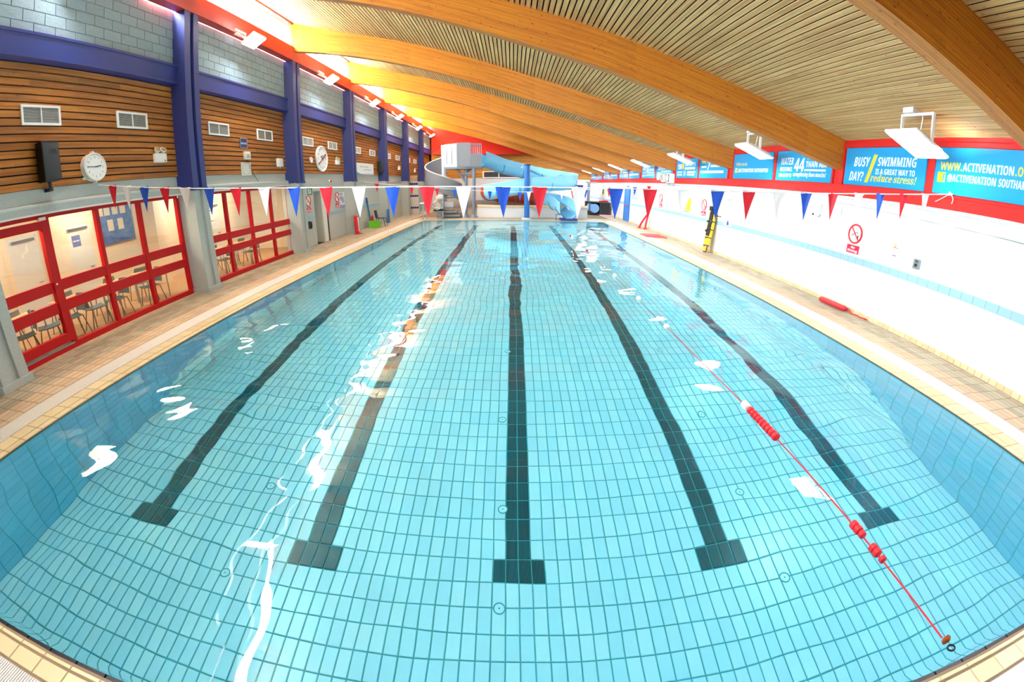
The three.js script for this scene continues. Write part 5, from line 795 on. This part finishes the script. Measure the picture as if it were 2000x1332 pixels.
// ---------------------------------------------------------------- things on the left deck
{ const t = thing('rescue_tube', 'red rescue tube standing against a grey column on the left deck', 'rescue tube', [-7.45, 0, 18.6]); const g = new THREE.CapsuleGeometry(0.11, 0.66, 8, 16); part('foam', place(g, -7.42, 0.46, 18.62, 0, 0, 0.04), mats.red, t); part('seam', place(new THREE.CapsuleGeometry(0.02, 0.62, 4, 8), -7.31, 0.46, 18.57, 0, 0, 0.04), mats.white, t); part('strap', [rbox(-7.5, -7.22, 0.0, 0.05, 18.45, 18.7, 0.015), tube([[-7.3, 0.12, 18.5], [-7.24, 0.04, 18.45], [-7.1, 0.03, 18.5]], 0.02, 6)], mats.red, t); }
{ const t = thing('deck_chair', 'black plastic chair standing on the left deck', 'chair', [-7.2, 0, 21.95]), X = -7.25, d = 21.95;
  part('seat', rbox(X - 0.22, X + 0.24, 0.44, 0.47, d - 0.22, d + 0.22, 0.014), mats.black, t); part('backrest', [place(new RoundedBoxGeometry(0.03, 0.42, 0.42, 2, 0.012), X - 0.27, 0.68, d, 0, 0, 0.18)], mats.black, t);
  for (const [x, z, sx] of [[-0.2, -0.2, -0.06], [0.2, -0.2, 0.1], [-0.2, 0.2, -0.06], [0.2, 0.2, 0.1]]) part('leg', bar([X + x, 0.45, d + z], [X + x + sx, 0, d + z * 1.15], 0.016, 8), mats.chairLeg, t); part('brace', bar([X - 0.22, 0.45, d - 0.18], [X - 0.28, 0.6, d - 0.18], 0.014), mats.chairLeg, t); part('brace', bar([X - 0.22, 0.45, d + 0.18], [X - 0.28, 0.6, d + 0.18], 0.014), mats.chairLeg, t); }
{ const t = thing('plastic_crate', 'lime green plastic crate on the left deck beside the chair', 'crate', [-7.42, 0, 21.3]); const a = -7.68, b = -7.16, d0 = 21.1, d1 = 21.55; part('walls', [box(a, b, 0.02, 0.34, d0, d0 + 0.02), box(a, b, 0.02, 0.34, d1 - 0.02, d1), box(a, a + 0.02, 0.02, 0.34, d0, d1), box(b - 0.02, b, 0.02, 0.34, d0, d1)], mats.green, t); part('base', box(a, b, 0, 0.02, d0, d1), mats.green, t); part('rim', [box(a - 0.02, b + 0.02, 0.32, 0.36, d0 - 0.02, d0 + 0.01), box(a - 0.02, b + 0.02, 0.32, 0.36, d1 - 0.01, d1 + 0.02), box(a - 0.02, a + 0.01, 0.32, 0.36, d0, d1), box(b - 0.01, b + 0.02, 0.32, 0.36, d0, d1)], mats.green, t); for (const y of [0.1, 0.18, 0.26]) part('rib', box(a + 0.03, b - 0.03, y, y + 0.02, d0 - 0.012, d0), mat('#7ed42c', 0.5), t); }
one('fire_extinguisher', 'small red extinguisher behind the black deck chair', 'extinguisher', [cyl(LX + 0.12, 0.28, 22.35, 0.08, 0.5, 'y'), cyl(LX + 0.12, 0.56, 22.35, 0.03, 0.08, 'y')], mats.red);
one('rescue_pole', 'short blue foam float leaning on the grey column beyond the deck chair', 'float', [rbox(-7.5, -7.4, 0, 0.82, 23.9, 24.2, 0.03)], mats.foam);
// pool hoist and its rail by the far left corner
{ const t = thing('pool_hoist', 'white and steel pool hoist with a seat at the far left corner', 'hoist', [-5.0, 0, 25.7]);
  part('post', cyl(-5.62, 0.5, 25.4, 0.035, 1.0, 'y'), mats.chrome, t); part('post', cyl(-5.42, 0.5, 25.7, 0.035, 1.0, 'y'), mats.chrome, t); part('post', cyl(-4.45, 0.7, 25.9, 0.045, 1.4, 'y'), mats.chrome, t); part('top_plate', rbox(-5.8, -5.25, 0.98, 1.05, 25.3, 25.8, 0.02), mats.white, t);
  part('rail', [bar([-5.1, 0.5, 25.8], [-4.4, 0.5, 25.8], 0.025), bar([-5.0, 0.55, 25.75], [-4.3, 0.02, 25.55], 0.025), bar([-4.8, 0.35, 25.75], [-4.2, 0.02, 25.5], 0.025), bar([-4.3, 0.02, 25.5], [-4.3, -0.5, 24.8], 0.025), bar([-4.1, 0.02, 25.5], [-4.1, -0.5, 24.8], 0.025)], mats.chrome, t);
  part('seat', [rbox(-4.95, -4.45, 0.62, 0.72, 25.7, 26.1, 0.03), rbox(-4.9, -4.5, 0.72, 1.2, 26.05, 26.15, 0.03)], mat('#c9c6bc', 0.5), t); part('wheel', place(new THREE.TorusGeometry(0.26, 0.03, 8, 28), -4.78, 0.85, 25.6), mats.chrome, t); part('cushion', rbox(-5.0, -4.4, 0.52, 0.62, 25.65, 26.1, 0.03), mats.black, t); part('head', rbox(-4.85, -4.4, 1.2, 1.5, 25.8, 26.1, 0.08), mats.offWhite, t); }
// far left tiled doorway
{ const d = structure('door_6', box(-7.75, -7.1, 0.0, 2.45, 31.0, 31.1), mats.whiteWall, 'white tiled pier with navy tile bands'); for (const y of [0.42, 1.3, 2.2]) for (let i = 0; i < 4; i++) part('navy_tile', box(-7.74 + i * 0.16, -7.6 + i * 0.16, y, y + 0.14, 30.98, 31.0), mats.navy, d); part('shelf', box(-7.7, -7.15, 2.6, 2.9, 31.0, 31.2), mats.tableTop, d); }

// ---------------------------------------------------------------- water slide
{
  const t = thing('slide_tower', 'grey slide tower with a boxed platform on steel posts', 'slide tower', [-3.2, 0, 27.5]);
  const wall = (pts, y0, y1, m, name, th = 0.05) => { const gs = []; for (let i = 0; i + 1 < pts.length; i++) { const [a, b] = [pts[i], pts[i + 1]], L = Math.hypot(b[0] - a[0], b[1] - a[1]), g = new THREE.BoxGeometry(L, y1 - y0, th, 3, 2, 1); g.rotateY(Math.atan2(b[1] - a[1], b[0] - a[0])); g.translate((a[0] + b[0]) / 2, (y0 + y1) / 2, -(a[1] + b[1]) / 2); gs.push(withUv(g)); } return part(name, gs, m, t); };
  wall([[-4.55, 28.2], [-4.5, 27.6], [-3.64, 27.0]], 3.26, 4.76, mats.towerPale, 'pale_panel'); wall([[-3.64, 27.0], [-2.78, 27.1]], 3.26, 4.8, mats.tower, 'grey_panel'); wall([[-2.78, 27.1], [-2.1, 27.3]], 3.26, 4.1, mats.tower, 'grey_panel'); wall([[-2.78, 27.1], [-2.1, 27.3]], 4.66, 4.76, mats.tower, 'top_rail');
  for (let i = 0; i < 6; i++) part('baluster', box(-2.76 + i * 0.125, -2.71 + i * 0.125, 4.08, 4.68, 27.12 + i * 0.035, 27.16 + i * 0.035), mats.tower, t);
  for (const [X, d] of [[-4.36, 27.5], [-4.0, 27.24]]) part('seam', box(X - 0.02, X + 0.02, 3.45, 4.6, d - 0.05, d + 0.0), mats.towerSteel, t);
  part('platform', prism([[-4.55, 27.5], [-3.64, 27.0], [-2.1, 27.3], [-2.1, 28.6], [-4.5, 28.8]], 3.14, 3.28, 'xd'), mats.towerSteel, t);
  part('newel', cyl(-4.7, 2.4, 28.4, 0.16, 4.8, 'y', 0.16, 20), mats.towerPale, t);
  for (const [X, d, h] of [[-3.12, 27.35, 3.15], [-2.6, 27.25, 3.15]]) { const p = part('post', cyl(X, h / 2, d, 0.1, h, 'y', 0.1, 18), mats.towerSteel, t); part('base_flange', [cyl(X, 0.03, d, 0.3, 0.06, 'y', 0.28, 18), cyl(X, 0.12, d, 0.2, 0.14, 'y', 0.11, 18)], mats.towerSteel, p); }
  part('beam', [bar([-3.5, 2.8, 27.3], [-2.5, 2.8, 27.25], 0.09), bar([-3.75, 3.25, 27.3], [-3.12, 2.2, 27.35], 0.07), bar([-3.1, 2.9, 27.35], [-2.75, 3.2, 27.6], 0.07)], mats.towerSteel, t);
}
{
  const t = thing('spiral_stair', 'grey spiral stair with curved parapet beside the slide tower', 'stair', [-4.7, 0, 28.4]), cx = -4.7, cd = 28.4, R = 1.3;
  const at = (a, r) => [cx + Math.cos(a) * r, cd - Math.sin(a) * r];
  const ribbon = (a0, a1, y0, y1, h, r, m, name) => { const n = 36, gs = [], g = new THREE.BufferGeometry(), pos = []; for (const [ra, rb, flip] of [[r, r, 0], [r - 0.05, r - 0.05, 1]]) for (let i = 0; i < n; i++) { const s = i / n, e = (i + 1) / n, A = at(lerp(a0, a1, s), ra), B = at(lerp(a0, a1, e), ra), ya = lerp(y0, y1, s), yb = lerp(y0, y1, e); const q = [[A[0], ya, -A[1]], [B[0], yb, -B[1]], [B[0], yb + h, -B[1]], [A[0], ya + h, -A[1]]], f = flip ? [0, 2, 1, 0, 3, 2] : [0, 1, 2, 0, 2, 3]; for (const k of f) pos.push(...q[k]); } g.setAttribute('position', new THREE.Float32BufferAttribute(pos, 3)); g.computeVertexNormals(); const o = part(name, withUv(g), m, t, 0.8); const rim = []; for (let i = 0; i <= 18; i++) { const A = at(lerp(a0, a1, i / 18), r - 0.025); rim.push([A[0], lerp(y0, y1, i / 18) + h, A[1]]); } part('parapet_rim', tube(rim, 0.045, 8, false, 2), mats.towerPale, t); return o; };
  ribbon(Math.PI * 1.42, Math.PI * 0.1, 2.9, 0.98, 1.15, R, mats.tower, 'parapet'); 
  for (let i = 0; i < 14; i++) { const a = Math.PI * (1.42 - 1.3 * i / 14), y = lerp(3.0, 1.15, i / 14), A = at(a, 0.2), B = at(a, R), C = at(a + 0.32, R), E = at(a + 0.32, 0.2); part('tread', prism([A, B, C, E], y - 0.06, y, 'xd'), mats.tower, t); }
  part('lower_pier', box(-5.05, -4.6, 0, 1.12, 27.0, 27.5), mats.tower, t); part('lower_wall', box(-4.6, -3.95, 0.55, 1.0, 27.2, 27.5), mats.towerPale, t);
  for (let i = 0; i < 3; i++) part('step', box(-4.6, -3.9 + i * 0.22, 0.56 - i * 0.24, 0.62 - i * 0.24 + 0.06, 26.9 - i * 0.12, 27.6), mats.tower, t);
  part('step_block', box(-4.6, -3.5, 0, 0.3, 27.0, 27.8), mats.towerSteel, t);
}
{
  const t = thing('water_slide', 'light blue open flume winding down from the tower to the pool', 'slide', [1, 0, 27.5]);
  const key = [[-2.15, 3.3, 28.3], [-0.8, 2.86, 29.3], [0.9, 2.52, 29.9], [2.6, 2.22, 29.6], [3.75, 1.98, 28.6], [3.2, 1.76, 27.3], [1.0, 1.58, 26.75], [-0.6, 1.3, 26.85], [-1.6, 1.08, 27.5], [-1.2, 0.98, 28.4], [0.2, 0.85, 28.7], [1.8, 0.66, 28.3], [2.95, 0.42, 27.2], [3.3, 0.16, 26.0], [3.38, 0.06, 25.15]];
  const curve = new THREE.CatmullRomCurve3(key.map(([X, Y, d]) => V(X, Y, -d)), false, 'catmullrom', 0.5);
  const trough = (s0, s1, n, inner) => {                      // half pipe; inner true = the running surface
    const pos = [], m = 18, r = 0.56, ring = (s) => { const p = curve.getPoint(s), tg = curve.getTangent(s), side = V(-tg.z, 0, tg.x).normalize(), out = []; for (let k = 0; k <= m; k++) { const q = inner ? r - 0.03 : r, a = Math.PI * (1 - clamp((k - 2) / (m - 4), 0, 1)), lift = k < 2 ? (2 - k) * 0.2 : k > m - 2 ? (k - m + 2) * 0.2 : 0; out.push([p.x + side.x * Math.cos(a) * q, p.y + r - Math.sin(a) * q * 0.98 + lift, p.z + side.z * Math.cos(a) * q]); } return out; };
    for (let i = 0; i < n; i++) { const A = ring(lerp(s0, s1, i / n)), B = ring(lerp(s0, s1, (i + 1) / n)); for (let k = 0; k < m; k++) { const q = [A[k], A[k + 1], B[k + 1], B[k]], f = inner ? [0, 1, 2, 0, 2, 3] : [0, 2, 1, 0, 3, 2]; for (const j of f) pos.push(...q[j]); } }
    const g = new THREE.BufferGeometry(); g.setAttribute('position', new THREE.Float32BufferAttribute(pos, 3)); g.computeVertexNormals(); return withUv(g);
  };
  const a = 0.56, b = 0.8;
  part('flume_bed', trough(0, 1, 90, true), mats.slideBlue, t, 0.9); part('upper_shell', trough(0, a, 50, false), mats.slideBlue, t, 0.9); part('lower_shell', trough(a, b, 26, false), mats.slideRed, t, 0.9); part('exit_shell', trough(b, 1, 20, false), mats.slideBlue, t, 0.9);
  for (const sg of [-1, 1]) part('rim', tube(Array.from({ length: 60 }, (_, i) => { const s = i / 59, p = curve.getPoint(s), tg = curve.getTangent(s), side = V(-tg.z, 0, tg.x).normalize(); return [p.x + side.x * sg * 0.55, p.y + 0.96, -(p.z + side.z * sg * 0.55)]; }), 0.035, 8, false, 2), mat('#9ad6ee', 0.35), t);
  for (let i = 1; i < 15; i++) { const s = i / 15 * 0.97, p = curve.getPoint(s), tg = curve.getTangent(s), side = V(-tg.z, 0, tg.x).normalize(); part('joint_flange', tube(Array.from({ length: 9 }, (_, k) => { const an = Math.PI * (1 - k / 8); return [p.x + side.x * Math.cos(an) * 0.575, p.y + 0.56 - Math.sin(an) * 0.575, -(p.z + side.z * Math.cos(an) * 0.575)]; }), 0.022, 6, false, 3), mats.slideDeep, t); }
  { const p = part('support_post', cyl(0.84, 1.7, 26.2, 0.17, 3.4, 'y', 0.17, 18), mats.postBlue, t); part('base_flange', cyl(0.84, 0.04, 26.2, 0.34, 0.08, 'y', 0.3, 18), mats.towerPale, p); part('cap', cyl(0.84, 3.36, 26.2, 0.22, 0.08, 'y', 0.22, 18), mats.navy, p); part('yoke', [bar([0.84, 3.3, 26.2], [0.9, 3.2, 29.9], 0.06), bar([0.84, 1.6, 26.2], [1.0, 1.62, 26.7], 0.06), bar([0.84, 0.95, 26.2], [0.9, 0.8, 28.6], 0.06)], mats.postBlue, p); }
  part('exit_base', [rbox(2.85, 3.9, 0, 0.12, 25.1, 26.0, 0.03), bar([2.6, 0.02, 25.3], [2.6, 0.35, 25.3], 0.02), bar([2.6, 0.35, 25.3], [2.9, 0.35, 25.4], 0.02)], mats.navy, t);
}
renderer.render(scene, camera);
